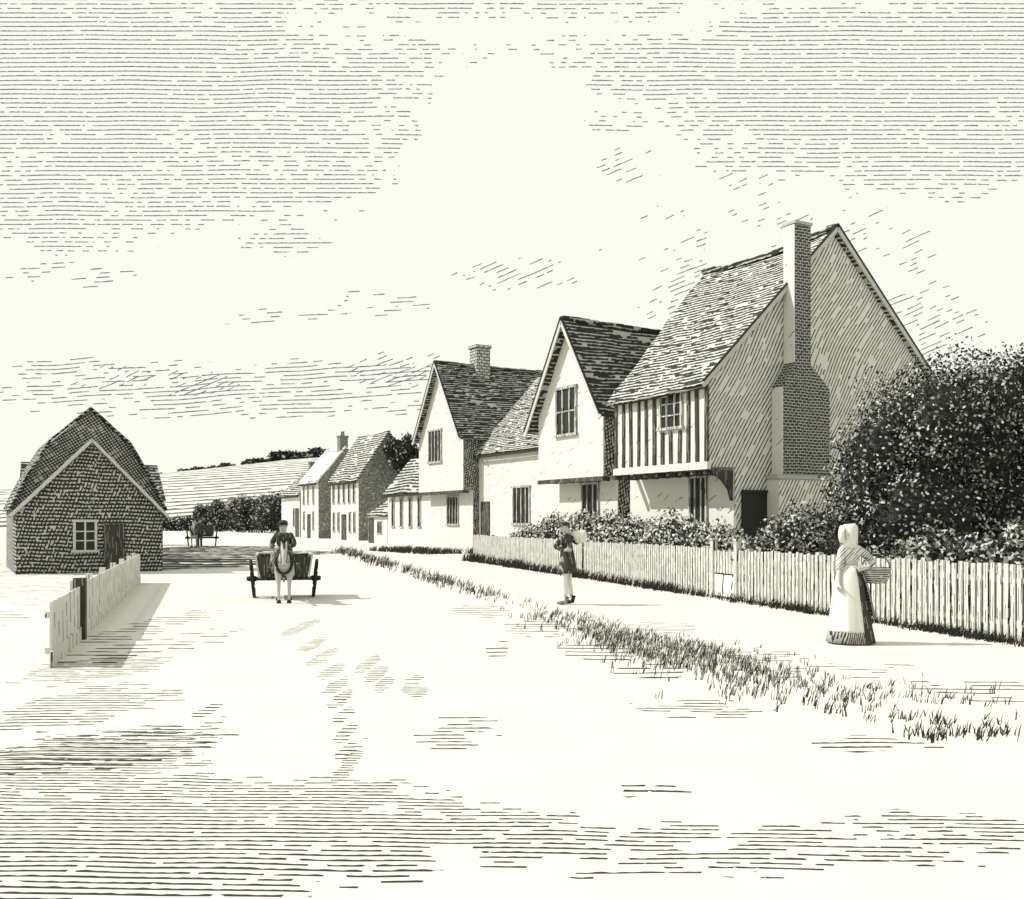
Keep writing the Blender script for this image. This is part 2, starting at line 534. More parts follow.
# the top as strips so that no face is large
for k in range(len(edge) - 1):
    pass
bm.faces.new(vt)
for k in range(len(pts_)):
    q = (k + 1) % len(pts_)
    bm.faces.new((vt[k], vt[q], vb[q], vb[k]))
bmesh.ops.triangulate(bm, faces=[f for f in bm.faces if len(f.verts) > 4])
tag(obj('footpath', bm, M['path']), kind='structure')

# hill far behind: rises away and to the right
bm = BM()
nx, ny = 60, 14
grid = []
for j in range(ny + 1):
    row = []
    for i in range(nx + 1):
        x = -420 + i * 14.0
        y = 215 + j * 22
        px = x / 430.0
        top = 18.8 + 9.0 * (px + .35) / .16 if px < -.19 else 27.8 + 3.2 * (px + .19) / .1
        top = max(4, min(top + .4, 34))
        t = j / 10.0
        z = top * (math.sin(min(t, 1.0) * math.pi / 2)) if t <= 1 else top * (1 - .25 * (t - 1))
        z += .5 * math.sin(x * .031 + 1) * min(t, 1)
        row.append(bm.verts.new((x, y, z - .05)))
    grid.append(row)
for j in range(ny):
    for i in range(nx):
        bm.faces.new((grid[j][i], grid[j][i + 1], grid[j + 1][i + 1], grid[j + 1][i]))
HILL = [[v.co.copy() for v in r] for r in grid]
tag(obj('hill', bm, M['hill'], smooth=True), kind='structure')


def hill_z(x, y):
    i = min(max(int((x + 420) / 14), 0), nx - 1)
    j = min(max(int((y - 215) / 22), 0), ny - 1)
    return HILL[j][i].z if y >= 215 else 0


# ------------------------------------------------------------------ foliage
def leaf_cloud(blobs, n, size, seed, pale=.35, core=True, aspect=.6, shell=(.72, 1.06), clump=True, mid=0.0):
    """many leaf faces over and inside lumpy blobs; returns verts, faces, material indices"""
    rs = np.random.RandomState(seed)
    V, F, I = [], [], []
    vol = np.array([b[1][0] * b[1][1] + b[1][0] * b[1][2] + b[1][1] * b[1][2] for b in blobs])
    cnt = (vol / vol.sum() * n).astype(int)
    for (c, r), k in zip(blobs, cnt):
        d = rs.normal(size=(k, 3)); d /= np.linalg.norm(d, axis=1)[:, None]
        lump = 1 + .12 * np.sin(d[:, 0] * 5 + seed) * np.cos(d[:, 1] * 6 + c[0]) + .09 * np.sin(d[:, 2] * 9 + d[:, 0] * 7 + c[1])
        s = rs.uniform(shell[0], shell[1], k) * lump
        p = np.array(c) + d * np.array(r) * s[:, None]
        a = rs.normal(size=(k, 3)); a /= np.linalg.norm(a, axis=1)[:, None]
        b = np.cross(a, d + rs.normal(scale=.5, size=(k, 3))); b /= np.linalg.norm(b, axis=1)[:, None] + 1e-6
        sz = size * rs.uniform(.6, 1.35, k)
        a = a * sz[:, None]; b = b * (sz * aspect)[:, None]
        # pale leaves come in patches
        patch = np.sin(p[:, 0] * 2.6 + seed) * np.sin(p[:, 1] * 2.1) * np.sin(p[:, 2] * 3.1 + 1)
        prob = np.clip(pale + ((.12 + pale * .35) * patch if clump else 0), .06, 1)
        u = rs.uniform(size=k)
        mi = np.where(u < prob, 1, np.where(u < prob + mid, 2, 0))
        for q in range(k):
            if p[q][2] < .02: continue
            n0 = len(V)
            V += [tuple(p[q] - a[q]), tuple(p[q] - b[q]), tuple(p[q] + a[q]), tuple(p[q] + b[q])]
            F.append((n0, n0 + 1, n0 + 2, n0 + 3)); I.append(int(mi[q]))
        if core:
            bm = BM()
            bmesh.ops.create_icosphere(bm, subdivisions=3, radius=1.0)
            n0 = len(V)
            for v in bm.verts:
                dd = v.co.normalized()
                f = .66 * (1 + .12 * math.sin(dd.x * 5 + seed) * math.cos(dd.y * 6 + c[0]) + .08 * math.sin(dd.z * 9 + dd.x * 7 + c[1]))
                V.append((c[0] + dd.x * r[0] * f, c[1] + dd.y * r[1] * f, max(c[2] + dd.z * r[2] * f, .01)))
            for f in bm.faces:
                F.append(tuple(n0 + v.index for v in f.verts)); I.append(0)
            bm.free()
    return V, F, I


LM = [M['leaf_dark'], M['leaf_pale'], M['leaf_mid']]


def trunk_mesh(h, r, lean=.1, limbs=4, seed=1, reach=.5):
    rnd = random.Random(seed)
    bm = BM()
    tube(bm, [(0, 0, -.05), (lean * .3, 0, h * .35), (lean, lean * .5, h * .8)], [r, r * .75, r * .3], 8)
    for k in range(limbs):
        a = k * 2.4 + rnd.random()
        z = h * rnd.uniform(.35, .6)
        e = h * reach * rnd.uniform(.5, .9)
        tube(bm, [(lean * .3, 0, z), (lean * .3 + math.cos(a) * e * .5, math.sin(a) * e * .5, z + e * .5), (math.cos(a) * e, math.sin(a) * e, z + e)], [r * .45, r * .3, r * .1], 6)
    return bm


def tree(name, label, cat, loc, blobs, n, size, pale, trunk_h, trunk_r, seed, group=None, scale=1.0, mid=0.0, core=True):
    t = thing(name, label, cat, loc, 0, group)
    t.scale = (scale,) * 3
    obj('trunk', trunk_mesh(trunk_h, trunk_r, seed=seed), M['bark'], t)
    obj('crown', leaf_cloud(blobs, n, size, seed, pale, mid=mid, core=core), LM, t)
    return t


# ------------------------------------------------------------------ building frame
DA = math.atan2(-.8725, .4886)      # local +X runs along the front towards the camera, +Y goes into the house


def window(parent, x0, x1, z0, z1, y, mull=2, trans=0, shutters=False, frame=None, proud=.03, fw=.07, face='front'):
    """frame with mullions (part) and pane (sub-part), set on a wall plane: front wall at y, looking to -y;
       face='end': wall plane at x=y looking to +x, x0..x1 running along local y"""
    fm = frame or M['window_frame']
    b = BM()

    def bx(u0, u1, v0, v1, d0, d1, bb):
        if face == 'front': box(bb, u0, u1, y - d1, y - d0, v0, v1)
        else: box(bb, y + d0, y + d1, u0, u1, v0, v1)
    # side frames, head, sill
    bx(x0, x0 + fw, z0, z1, -.02, proud + .03, b)
    bx(x1 - fw, x1, z0, z1, -.02, proud + .03, b)
    bx(x0 - .04, x1 + .04, z1, z1 + fw, -.02, proud + .045, b)
    bx(x0 - .06, x1 + .06, z0 - fw, z0, -.02, proud + .07, b)
    for k in range(mull):
        c = x0 + (x1 - x0) * (k + 1) / (mull + 1)
        bx(c - fw * .35, c + fw * .35, z0, z1, -.02, proud + .02, b)
    for k in range(trans):
        c = z0 + (z1 - z0) * (k + 1) / (trans + 1)
        bx(x0 + fw, x1 - fw, c - fw * .25, c + fw * .25, -.02, proud + .012, b)
    f = obj('window', b, fm, parent)
    p = BM()
    bx(x0 + fw * .5, x1 - fw * .5, z0, z1, -.01, .012, p)
    obj('pane', p, M['glass'], f)
    return f


def door(parent, x0, x1, z0, z1, y, m=None, face='front'):
    b = BM()
    if face == 'front':
        n = 4
        for k in range(n):
            box(b, x0 + (x1 - x0) * k / n + .008, x0 + (x1 - x0) * (k + 1) / n - .008, y - .03, y + .02, z0, z1)
        box(b, x0 - .07, x0 - .002, y - .06, y + .02, z0, z1 + .07)
        box(b, x1 + .002, x1 + .07, y - .06, y + .02, z0, z1 + .07)
        box(b, x0, x1, y - .06, y + .02, z1 + .003, z1 + .07)
    else:
        box(b, y - .02, y + .02, x0, x1, z0, z1)
        box(b, y - .02, y + .06, x0 - .07, x0 - .002, z0, z1 + .07)
        box(b, y - .02, y + .06, x1 + .002, x1 + .07, z0, z1 + .07)
        box(b, y - .02, y + .06, x0, x1, z1 + .003, z1 + .07)
    d = obj('door', b, m or M['timber'], parent)
    h = BM()
    if face == 'front': box(h, x1 - .15, x1 - .09, y - .07, y - .028, z0 + 1.0, z0 + 1.1)
    else: box(h, y + .018, y + .07, x1 - .15, x1 - .09, z0 + 1.0, z0 + 1.1)
    obj('handle', h, M['ink'], d)
    return d


def chimney_pots(parent, pts, z, m):
    for (x, y) in pts:
        b = BM()
        tube(b, [(x, y, z), (x, y, z + .12), (x, y, z + .35), (x, y, z + .42)], [.13, .11, .1, .13], 10)
        obj('chimney_pot', b, m, parent)


# ================================================================== HOUSE 1: big timbered house with end stack
h1 = thing('timbered_house', 'tall house with timber striped upper floor and big brick chimney on its end wall', 'house', (4.96, 25.3, 0), DA)
D1 = 8.84
b = BM()
# front ground wall and end wall of the ground floor
box(b, -4.5, 0, .85, D1, 0, 3.0)
obj('ground_floor_wall', b, [M['plaster']], h1)
b = BM()
hexa(b, [(.004, .87, 0), (.004, D1, 0), (.004, D1, 3.0), (.004, .87, 3.0)], [(.03, .87, 0), (.03, D1, 0), (.03, D1, 3.0), (.03, .87, 3.0)])
prism_x(b, [(.02, 3.003), (D1, 3.003), (D1, 5.28), (D1 / 2, 9.46), (.02, 5.28)], -.02, .03)
obj('end_wall', b, M['shaded_plaster'], h1)
b = BM()
prism_x(b, [(0, 3.005), (D1 - .01, 3.005), (D1 - .01, 4.98), (D1 / 2, 9.0), (0, 4.98)], -4.05, -.03)
obj('upper_wall', b, M['plaster'], h1)
# timber studs on the jettied front
rnd = random.Random(3)
ns = 12
for k in range(ns):
    x = -3.98 + k * (3.94 / (ns - 1))
    if -1.90 < x < -1.02: z1s = 4.0
    else: z1s = 5.1
    b = BM()
    w = rnd.uniform(.085, .13)
    dx = rnd.uniform(-.03, .03)
    hexa(b, [(x - w / 2, -.045, 3.14), (x + w / 2, -.045, 3.14), (x + w / 2, -.002, 3.14), (x - w / 2, -.002, 3.14)],
         [(x - w / 2 + dx, -.045, z1s), (x + w / 2 + dx, -.045, z1s), (x + w / 2 + dx, -.002, z1s), (x - w / 2 + dx, -.002, z1s)])
    obj('stud', b, M['timber'], h1)
b = BM()
box(b, -4.08, .035, -.06, .06, 2.94, 3.13)
obj('jetty_beam', b, M['pale_wood'], h1)
b = BM()
box(b, -4.08, .035, -.05, -.003, 5.08, 5.2)
obj('wall_plate', b, M['pale_wood'], h1)
b = BM()
for k in range(9):
    x = -4.2 + k * .5
    box(b, x, x + .1, .0, .84, 2.82, 2.94)
obj('joist_ends', b, M['timber'], h1)
# curved corner bracket
b = BM()
pf = [(.02, 2.93), (.30, 2.80), (.55, 2.66), (.74, 2.45), (.84, 2.15), (.84, 2.93)]
hexa(b, [(-.02, y, z) for y, z in pf], [(-.14, y, z) for y, z in pf])
obj('corner_bracket', b, M['timber'], h1)
b = BM()
slab_grid(b, (.14, -.28, 5.08), (-4.12, -.28, 5.0), (-5.4, D1 / 2, 9.62), (.14, D1 / 2, 9.66), 16, 12, .10, .035, .20, 5)
slab_grid(b, (.14, D1 + .28, 5.08), (-4.5, D1 + .28, 5.0), (-5.4, D1 / 2 + .012, 9.62), (.14, D1 / 2 + .012, 9.66), 16, 12, .10, .035, .20, 6)
rf = obj('roof', b, M['tiles'], h1)
b = BM()
for s in (-1, 1):
    e = -.3 if s < 0 else D1 + .3
    bar(b, (.16, e, 5.02), (.16, D1 / 2, 9.62), .035, .12)
obj('bargeboard', b, M['barge'], rf)
b = BM()
for s in (-1, 1):
    e = -.3 if s < 0 else D1 + .3
    bar(b, (.17, e, 5.13), (.17, D1 / 2, 9.74), .05, .045)
obj('tile_edge', b, M['ink'], rf)
b = BM()
for k in range(18):
    x = .15 - k * .31
    box(b, x - .30, x, D1 / 2 - .1, D1 / 2 + .11, 9.62 - .2 * 4 * (k / 18) * (1 - k / 18), 9.75 - .2 * 4 * (k / 18) * (1 - k / 18) + rnd.uniform(-.015, .015))
obj('ridge_tiles', b, M['dark_tiles'], rf)
# chimney stack on the end wall
st = BM()
box(st, .034, .46, 1.95, 3.85, 0, 2.72)
st2 = obj('chimney_base', st, M['plaster'], h1)
b = BM(); box(b, .462, .476, 1.97, 3.83, 0, 2.70)
obj('base_shaded_face', b, M['shaded_plaster'], st2)  # thin skin puts shade strokes on the base's camera-facing side
b = BM(); box(b, .034, .50, 1.9, 3.9, 2.723, 2.83)
obj('base_ledge', b, M['stone'], st2)
b = BM()
box(b, .034, .44, 2.14, 3.82, 2.833, 5.15)
hexa(b, [(.034, 2.14, 5.153), (.44, 2.14, 5.153), (.44, 3.82, 5.153), (.034, 3.82, 5.153)], [(.034, 2.56, 5.75), (.44, 2.56, 5.75), (.44, 3.12, 5.75), (.034, 3.12, 5.75)])
box(b, .034, .44, 2.56, 3.12, 5.753, 9.42)
chm = obj('chimney', b, M['brick'], h1)
b = BM()
box(b, .045, .435, 2.115, 2.138, 2.84, 5.12)
box(b, .045, .435, 2.535, 2.558, 5.78, 9.40)
obj('painted_lit_side', b, M['plaster'], chm)  # pale skin paints the sunlit left face of the brick stack
b = BM(); box(b, .01, .475, 2.525, 3.155, 9.423, 9.50)
obj('chimney_cap', b, M['stone'], chm)
window(h1, -1.95, -.98, 4.12, 5.05, -.002, mull=2, trans=2, fw=.075)
window(h1, -1.75, -1.0, 1.6, 2.78, .85, mull=2, trans=0)
door(h1, 1.15, 1.95, .0, 2.36, .033, M['ink'], face='end')

# ================================================================== HOUSE 2: gable front, middle
h2 = thing('gabled_house', 'white gabled house with jettied upper floor, directly left of the timber striped house', 'house', (2.78, 30.5, 0), DA)
L2, D2 = 3.85, 9.0


def gable_front(h, L, D, zj, ze, za, setb, lowL, over, seed, side_mat, roof_mat, left_drop=.9, gw=None):
    g1 = gw or L - .15
    b = BM()
    box(b, -g1, -.02, setb, D, 0, zj)
    obj('ground_floor_wall', b, M['plaster'], h)
    b = BM()
    prism_y(b, [(-L, zj + .004), (0, zj + .004), (0, ze), (-L / 2, za), (-L, ze)], 0, D)
    obj('upper_wall', b, M['plaster'], h)
    b = BM()
    box(b, .003, .03, .05, D, zj + .006, ze - .02)
    box(b, -.017, .012, setb + .03, D, 0, zj - .003)
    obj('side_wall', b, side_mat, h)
    b = BM()
    k = (za - ze) / (L / 2)
    e = .28
    el = lowL
    slab_grid(b, (e, -over, ze - k * e + .12), (e, D + .2, ze - k * e + .12), (-L / 2, D + .2, za + .12), (-L / 2, -over, za + .14), 14, 10, .10, .025, .10, seed)
    slab_grid(b, (-L - el, -over, ze - k * el + .12), (-L - el, D + .2, ze - k * el + .12), (-L / 2 - .012, D + .2, za + .12), (-L / 2 - .012, -over, za + .14), 14, 10, .10, .025, .10, seed + 1)
    r = obj('roof', b, roof_mat, h)
    b = BM()
    bar(b, (e, -over - .03, ze - k * e + .0), (-L / 2, -over - .03, za + .03), .04, .17, (0, 0, 1))
    bar(b, (-L - el, -over - .03, ze - k * el + .0), (-L / 2, -over - .03, za + .03), .04, .17, (0, 0, 1))
    obj('bargeboard', b, M['barge'], r)
    b = BM()
    bar(b, (e, -over - .04, ze - k * e + .13), (-L / 2, -over - .04, za + .17), .06, .045)
    bar(b, (-L - el, -over - .04, ze - k * el + .13), (-L / 2, -over - .04, za + .17), .06, .045)
    obj('tile_edge', b, M['ink'], r)
    b = BM()
    n = int(D / .34)
    rr = random.Random(seed)
    for q in range(n):
        y = -over + q * .34
        u = q / n
        sg = .4 * u * (1 - u)
        box(b, -L / 2 - .1, -L / 2 + .1, y, y + .325, za + .08 - sg, za + .21 - sg + rr.uniform(-.015, .02))
    obj('ridge_tiles', b, M['dark_tiles'], r)
    b = BM()
    box(b, -L - .02, .034, -.03, .12, zj - .13, zj)
    obj('jetty_beam', b, M['timber'], h)
    b = BM()
    q = -L + .3
    while q < -.2:
        box(b, q, q + .1, .123, setb - .003, zj - .12, zj - .003)
        q += .5
    obj('joist_ends', b, M['timber'], h)
    return r


gable_front(h2, L2, D2, 3.0, 5.15, 8.0, .55, .42, .28, 21, M['dark_shaded_plaster'], M['dark_tiles'], gw=3.4)
window(h2, -2.7, -1.45, 4.45, 5.9, 0, mull=2, trans=1, fw=.085)
window(h2, -2.0, -1.0, 1.55, 2.8, .55, mull=2, trans=0)

# ================================================================== HOUSE 4: far gable front
h4 = thing('gabled_house', 'white gabled house with small chimney on its ridge, farther of the two gabled houses', 'house', (-2.45, 50.0, 0), DA)
L4, D4 = 5.4, 9.5
r4 = gable_front(h4, L4, D4, 3.2, 6.05, 9.85, .56, .15, .3, 31, M['dark_shaded_plaster'], M['dark_tiles'], gw=5.1)
window(h4, -4.1, -2.45, 4.8, 6.4, 0, mull=3, trans=0, fw=.1)
window(h4, -3.0, -1.6, 1.5, 2.9, .56, mull=3, trans=0, fw=.08)
b = BM()
box(b, -L4 / 2 - .42, -L4 / 2 + .42, 1.95, 2.75, 9.3, 10.85)
box(b, -L4 / 2 - .48, -L4 / 2 + .48, 1.88, 2.82, 10.853, 11.0)
ck = obj('chimney', b, brick_mat('pale_brick', .3, .16, .38, .55, .12, .03), r4)

# ================================================================== HOUSE 3: range between, ridge along the street
h3 = thing('low_house', 'white plain fronted range with one door and one window, between the two gabled houses', 'house', (2.98, 42.1, 0), DA)
L3, D3 = 9.5, 7.0
b = BM()
prism_x(b, [(0, 0), (D3, 0), (D3, 5.2), (D3 / 2, 9.0), (0, 5.2)], -L3, 0)
obj('wall', b, M['plaster'], h3)
b = BM()
k = 3.8 / 3.5
slab_grid(b, (.15, -.3, 5.2 - k * .3 + .12), (-L3 - .15, -.3, 5.2 - k * .3 + .12), (-L3 - .15, D3 / 2, 9.12), (.15, D3 / 2, 9.12), 16, 9, .1, .03, .1, 41)
slab_grid(b, (.15, D3 + .3, 5.2 - k * .3 + .12), (-L3 - .15, D3 + .3, 5.2 - k * .3 + .12), (-L3 - .15, D3 / 2 + .012, 9.12), (.15, D3 / 2 + .012, 9.12), 16, 9, .1, .03, .1, 42)
obj('roof', b, M['tiles'], h3)
b = BM(); box(b, -L3, .1, -.34, -.26, 4.78, 4.90)
obj('eaves_board', b, M['ink'], h3)
door(h3, -9.15, -8.4, 0, 2.55, 0, M['timber'])
window(h3, -6.0, -4.35, 1.55, 3.2, 0, mull=3, trans=0, fw=.1)

# ================================================================== far row of houses
def street_house(name, label, loc, L, D, ze, za, seed, wins, doors, front='plaster', side='dark_shaded_plaster', roof='far_tiles', chimney=(), far_over=.2):
    h = thing(name, label, 'house', loc, DA)
    b = BM()
    prism_x(b, [(0, 0), (D, 0), (D, ze), (D / 2, za), (0, ze)], -L, 0)
    obj('wall', b, M[front], h)
    b = BM()
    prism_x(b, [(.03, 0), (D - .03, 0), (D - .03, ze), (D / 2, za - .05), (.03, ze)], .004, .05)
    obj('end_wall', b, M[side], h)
    k = (za - ze) / (D / 2)
    b = BM()
    slab_grid(b, (.15, -.3, ze - k * .3 + .14), (-L - far_over, -.3, ze - k * .3 + .14), (-L - far_over, D / 2, za + .14), (.15, D / 2, za + .14), 10, 7, .14, .03, .12, seed)
    slab_grid(b, (.15, D + .3, ze - k * .3 + .14), (-L - far_over, D + .3, ze - k * .3 + .14), (-L - far_over, D / 2 + .012, za + .14), (.15, D / 2 + .012, za + .14), 10, 7, .14, .03, .12, seed + 1)
    r = obj('roof', b, M[roof], h)
    b = BM(); box(b, -L, .1, -.36, -.24, ze - k * .3 - .12, ze - k * .3 + .03)
    obj('eaves_board', b, M['ink'], r)
    for (x0, x1, z0, z1, mu) in wins:
        window(h, x0, x1, z0, z1, 0, mull=mu, fw=.1)
    for (x0, x1, z1) in doors:
        door(h, x0, x1, 0, z1, 0, M['timber'])
    for (x, y, w, z0, z1, pots) in chimney:
        b = BM()
        box(b, x - w / 2, x + w / 2, y - w / 2, y + w / 2, z0, z1)
        box(b, x - w / 2 - .07, x + w / 2 + .07, y - w / 2 - .07, y + w / 2 + .07, z1 + .003, z1 + .15)
        c = obj('chimney', b, M['brick'], r)
        if pots: chimney_pots(c, [(x - .2, y), (x + .2, y)][:pots], z1 + .15, M['brick'])
    return h


street_house('low_house', 'low white single storey house with a row of four tall narrow windows', (-4.63, 64.3, 0), 8.8, 3.8, 3.85, 6.1, 51,
             [(-8.05, -7.5, 1.3, 3.2, 0), (-6.55, -6.0, 1.3, 3.2, 0), (-5.0, -4.45, 1.3, 3.2, 0), (-3.5, -2.95, 1.3, 3.2, 0)], [])
# lean-to
lt = thing('lean_to', 'little white lean-to shed with sloping roof against the low four window house', 'shed', (-8.99, 72.1, 0), DA)
b = BM()
prism_x(b, [(0, 0), (2.0, 0), (2.0, 3.4), (0, 2.1)], -3.75, 0)
obj('wall', b, M['plaster'], lt)
b = BM()
slab_grid(b, (.1, -.25, 2.05), (-3.85, -.25, 2.05), (-3.85, 2.05, 3.55), (.1, 2.05, 3.55), 8, 5, .1, .02, .03, 55)
obj('roof', b, M['far_tiles'], lt)
door(lt, -3.5, -2.7, 0, 1.8, 0)
window(lt, -1.9, -1.0, .8, 1.6, 0, mull=1)

street_house('tall_house', 'two storey white fronted house with steep dark gable end, right of the pale roofed one', (-12.9, 84.0, 0), 6.96, 5.4, 5.4, 9.3, 61,
             [(-6.5, -5.95, 3.3, 4.9, 0), (-5.1, -4.55, 3.3, 4.9, 0), (-3.8, -3.25, 3.3, 4.9, 0), (-2.5, -1.95, 3.3, 4.9, 0), (-1.3, -.75, 3.3, 4.9, 0),
              (-6.4, -5.85, .8, 2.4, 0), (-5.2, -4.65, .8, 2.4, 0), (-2.3, -1.75, .8, 2.4, 0), (-1.2, -.65, .8, 2.4, 0)], [(-4.0, -3.0, 2.2)])
street_house('tall_house', 'two storey white house with a blank pale roof and a pair of chimney pots', (-18.4, 95.0, 0), 5.4, 5.4, 5.6, 8.8, 71,
             [(-4.7, -4.2, 3.4, 5.0, 0), (-3.3, -2.8, 3.4, 5.0, 0), (-1.7, -1.2, 3.4, 5.0, 0), (-4.6, -4.1, .9, 2.6, 0), (-1.7, -1.2, .9, 2.6, 0)], [(-3.2, -2.4, 2.3)],
             roof='sunlit_tiles', chimney=[(-.8, 2.7, .8, 8.4, 9.8, 2)])
h8 = street_house('small_house', 'small white house with a dark porch door at the street\'s far end', (-22.3, 105.0, 0), 6.6, 5.0, 4.6, 7.0, 81,
                  [(-2.3, -1.7, 1.2, 3.0, 0)], [(-1.3, -.3, 3.0)], roof='far_tiles', chimney=[(-3.4, 2.5, .7, 6.4, 8.0, 0)])

# far white gable between trees
fc = thing('small_cottage', 'tiny white gabled cottage far off, peeping out between two dark clumps of trees', 'house', (-53.5, 190, 0), 0)
b = BM()
prism_y(b, [(-1.6, 0), (1.6, 0), (1.6, 4.2), (0, 6.2), (-1.6, 4.2)], 0, 6)
obj('wall', b, M['plaster'], fc)
b = BM()
slab_grid(b, (1.95, -.2, 3.9), (1.95, 6.2, 3.9), (0, 6.2, 6.4), (0, -.2, 6.4), 4, 4, .12, .02, 0, 1)
slab_grid(b, (-1.95, -.2, 3.9), (-1.95, 6.2, 3.9), (-.01, 6.2, 6.4), (-.01, -.2, 6.4), 4, 4, .12, .02, 0, 2)
obj('roof', b, M['far_tiles'], fc)

# ================================================================== left cottage
lc = thing('brick_cottage', 'dark brick cottage with doubled gable and white framed window, alone on the left side', 'cottage', (-11.4, 32.6, 0), DA)
# local: +X towards camera, +Y to the right; the gable wall looks to +X at x = 0, running y from -4.3 to 0
w = 2.14
b = BM()
prism_x(b, [(-2 * w, 0), (0, 0), (0, 1.95), (-w, 4.1), (-2 * w, 1.95)], -1.7, 0)
obj('front_wall', b, M['cottage_brick'], lc)
b = BM()
e = .16
slab_grid(b, (.16, e, 1.95 - .16), (-1.7, e, 1.79), (-1.7, -w, 4.2), (.16, -w, 4.2), 6, 8, .08, .01, .0, 91)
slab_grid(b, (.16, -2 * w - e, 1.79), (-1.7, -2 * w - e, 1.79), (-1.7, -w - .01, 4.2), (.16, -w - .01, 4.2), 6, 8, .08, .01, .0, 92)
r = obj('porch_roof', b, M['hung_tiles'], lc)
b = BM()
bar(b, (.19, e, 1.77), (.19, -w, 4.17), .03, .085)
bar(b, (.19, -2 * w - e, 1.77), (.19, -w, 4.17), .03, .085)
obj('bargeboard', b, M['barge'], r)
w2 = 2.3
yo = .32
pr = [(yo - 2 * w2, 0), (yo, 0), (yo, 2.2), (yo - .45, 3.1), (yo - 1.1, 4.2), (yo - w2, 5.3), (yo - w2 - 1.2, 4.2), (yo - 2 * w2 + .45, 3.1), (yo - 2 * w2, 2.2)]
b = BM()
prism_x(b, pr, -6.2, -1.72)
obj('main_wall', b, M['hung_tiles'], lc)
b = BM()
x0, x1 = -1.55, -6.3
for a, c in (((yo + .14, 2.0), (yo - .4, 3.15)), ((yo - .4, 3.15), (yo - 1.05, 4.28)), ((yo - 1.05, 4.28), (yo - w2, 5.42)),
             ((yo - 2 * w2 - .14, 2.0), (yo - 2 * w2 + .4, 3.15)), ((yo - 2 * w2 + .4, 3.15), (yo - w2 - 1.25, 4.28)), ((yo - w2 - 1.25, 4.28), (yo - w2, 5.42))):
    slab_grid(b, (x0, a[0], a[1]), (x1, a[0], a[1]), (x1, c[0], c[1]), (x0, c[0], c[1]), 8, 3, .07, .008, 0, 93)
obj('roof', b, M['dark_tiles'], lc)


def wl(px):      # column on the cottage's gable wall
    k = (px - 512) / 1000
    return -((k * 32.6 + 11.4) / (-.8725 + k * .4886)) * -1 if False else (k * 32.6 + 11.4) / (.8725 - k * .4886)


window(lc, wl(73), wl(97), .72, 1.6, 0.0, mull=1, trans=2, frame=M['barge'], face='end', fw=.075)
window(lc, wl(97) + .03, wl(97) + .33, .72, 1.6, 0.0, mull=0, trans=2, frame=M['barge'], face='end', fw=.06) if False else None
door(lc, wl(106), wl(122), 0, 1.5, .003, M['timber'], face='end')
# low roofed range behind it
rb = thing('outbuilding', 'tiled outbuilding showing past the right edge of the brick cottage', 'outbuilding', (-14.35, 41.0, 0), DA)
b = BM()
prism_y(b, [(0, 0), (0, 2.6), (-1.8, 3.9), (-3.6, 2.6), (-3.6, 0)], -5, 0)
obj('wall', b, M['cottage_brick'], rb)
b = BM()
slab_grid(b, (.2, .12, 2.5), (.2, -5.1, 2.5), (-1.8, -5.1, 4.02), (-1.8, .12, 4.02), 8, 5, .09, .02, 0, 95)
slab_grid(b, (-3.8, .12, 2.5), (-3.8, -5.1, 2.5), (-1.81, -5.1, 4.02), (-1.81, .12, 4.02), 8, 5, .09, .02, 0, 96)
obj('roof', b, M['dark_tiles'], rb)


# ================================================================== fences
def fence_run(name, label, p0, p1, h, pw, gap, mat, behind=1, post_every=2.4, rails=(.25, .8), base=None, posts=True, z0=0.0, seed=1, post_m=None, ragged=.02, cat='fence', group=None):
    p0 = Vector((p0[0], p0[1], 0)); p1 = Vector((p1[0], p1[1], 0))
    d = p1 - p0
    Ln = d.length
    ang = math.atan2(d.y, d.x)
    t = thing(name, label, cat, (p0.x, p0.y, z0), ang, group)
    rnd = random.Random(seed)
    bm = BM()
    x = 0.0
    while x + pw <= Ln + .001:
        hh = h + rnd.uniform(-ragged, ragged)
        l = rnd.uniform(-.006, .006)
        hexa(bm, [(x, -.012, .04), (x + pw, -.012, .04), (x + pw, .012, .04), (x, .012, .04)],
             [(x + l, -.012, hh), (x + pw + l, -.012, hh - rnd.uniform(-.008, .008)), (x + pw + l, .012, hh), (x + l, .012, hh)])
        x += pw + gap
    obj('pickets', bm, mat, t)
    for z in rails:
        bm = BM()
        y0 = .0125 * behind
        box(bm, .01, x - gap - .01, min(y0, y0 + .05 * behind), max(y0, y0 + .05 * behind), z * h - .035, z * h + .035)
        obj('rail', bm, mat, t)
    n = max(1, round(Ln / post_every))
    for k in range(n + 1 if posts else 0):
        x = min(max(Ln * k / n, .35), Ln - .35)
        bm = BM()
        y0 = .064 * behind
        box(bm, x - .05, x + .05, min(y0, y0 + .1 * behind), max(y0, y0 + .1 * behind), 0, h + .03)
        obj('post', bm, post_m or mat, t)
    if base:
        bm = BM()
        box(bm, 0, Ln, -.03 * behind if behind > 0 else .0125, -.0125 if behind > 0 else .03, 0, base)
        obj('base_board', bm, M['old_boards'], t)
    return t


def fx(y): return 10.44 - .298 * y


# behind=-1 puts rails on the garden side (right of the line heading away)
fence_run('picket_fence', 'pale picket fence running from the gate past the woman to the right', (fx(20.0), 20.0), (fx(12.2), 12.2), 1.02, .078, .042, M['pickets'], behind=1, z0=.02, seed=11)
fence_run('picket_fence', 'pale picket fence between the gate and the young man\'s back', (fx(28.2), 28.2), (fx(20.95), 20.95), 1.04, .078, .044, M['pickets'], behind=1, z0=.02, seed=12)
fence_run('picket_fence', 'far stretch of pale picket fence ending beside the plain white range', (fx(40.2), 40.2), (fx(28.3), 28.3), 1.06, .105, .05, M['pickets'], behind=1, z0=.02, seed=13)
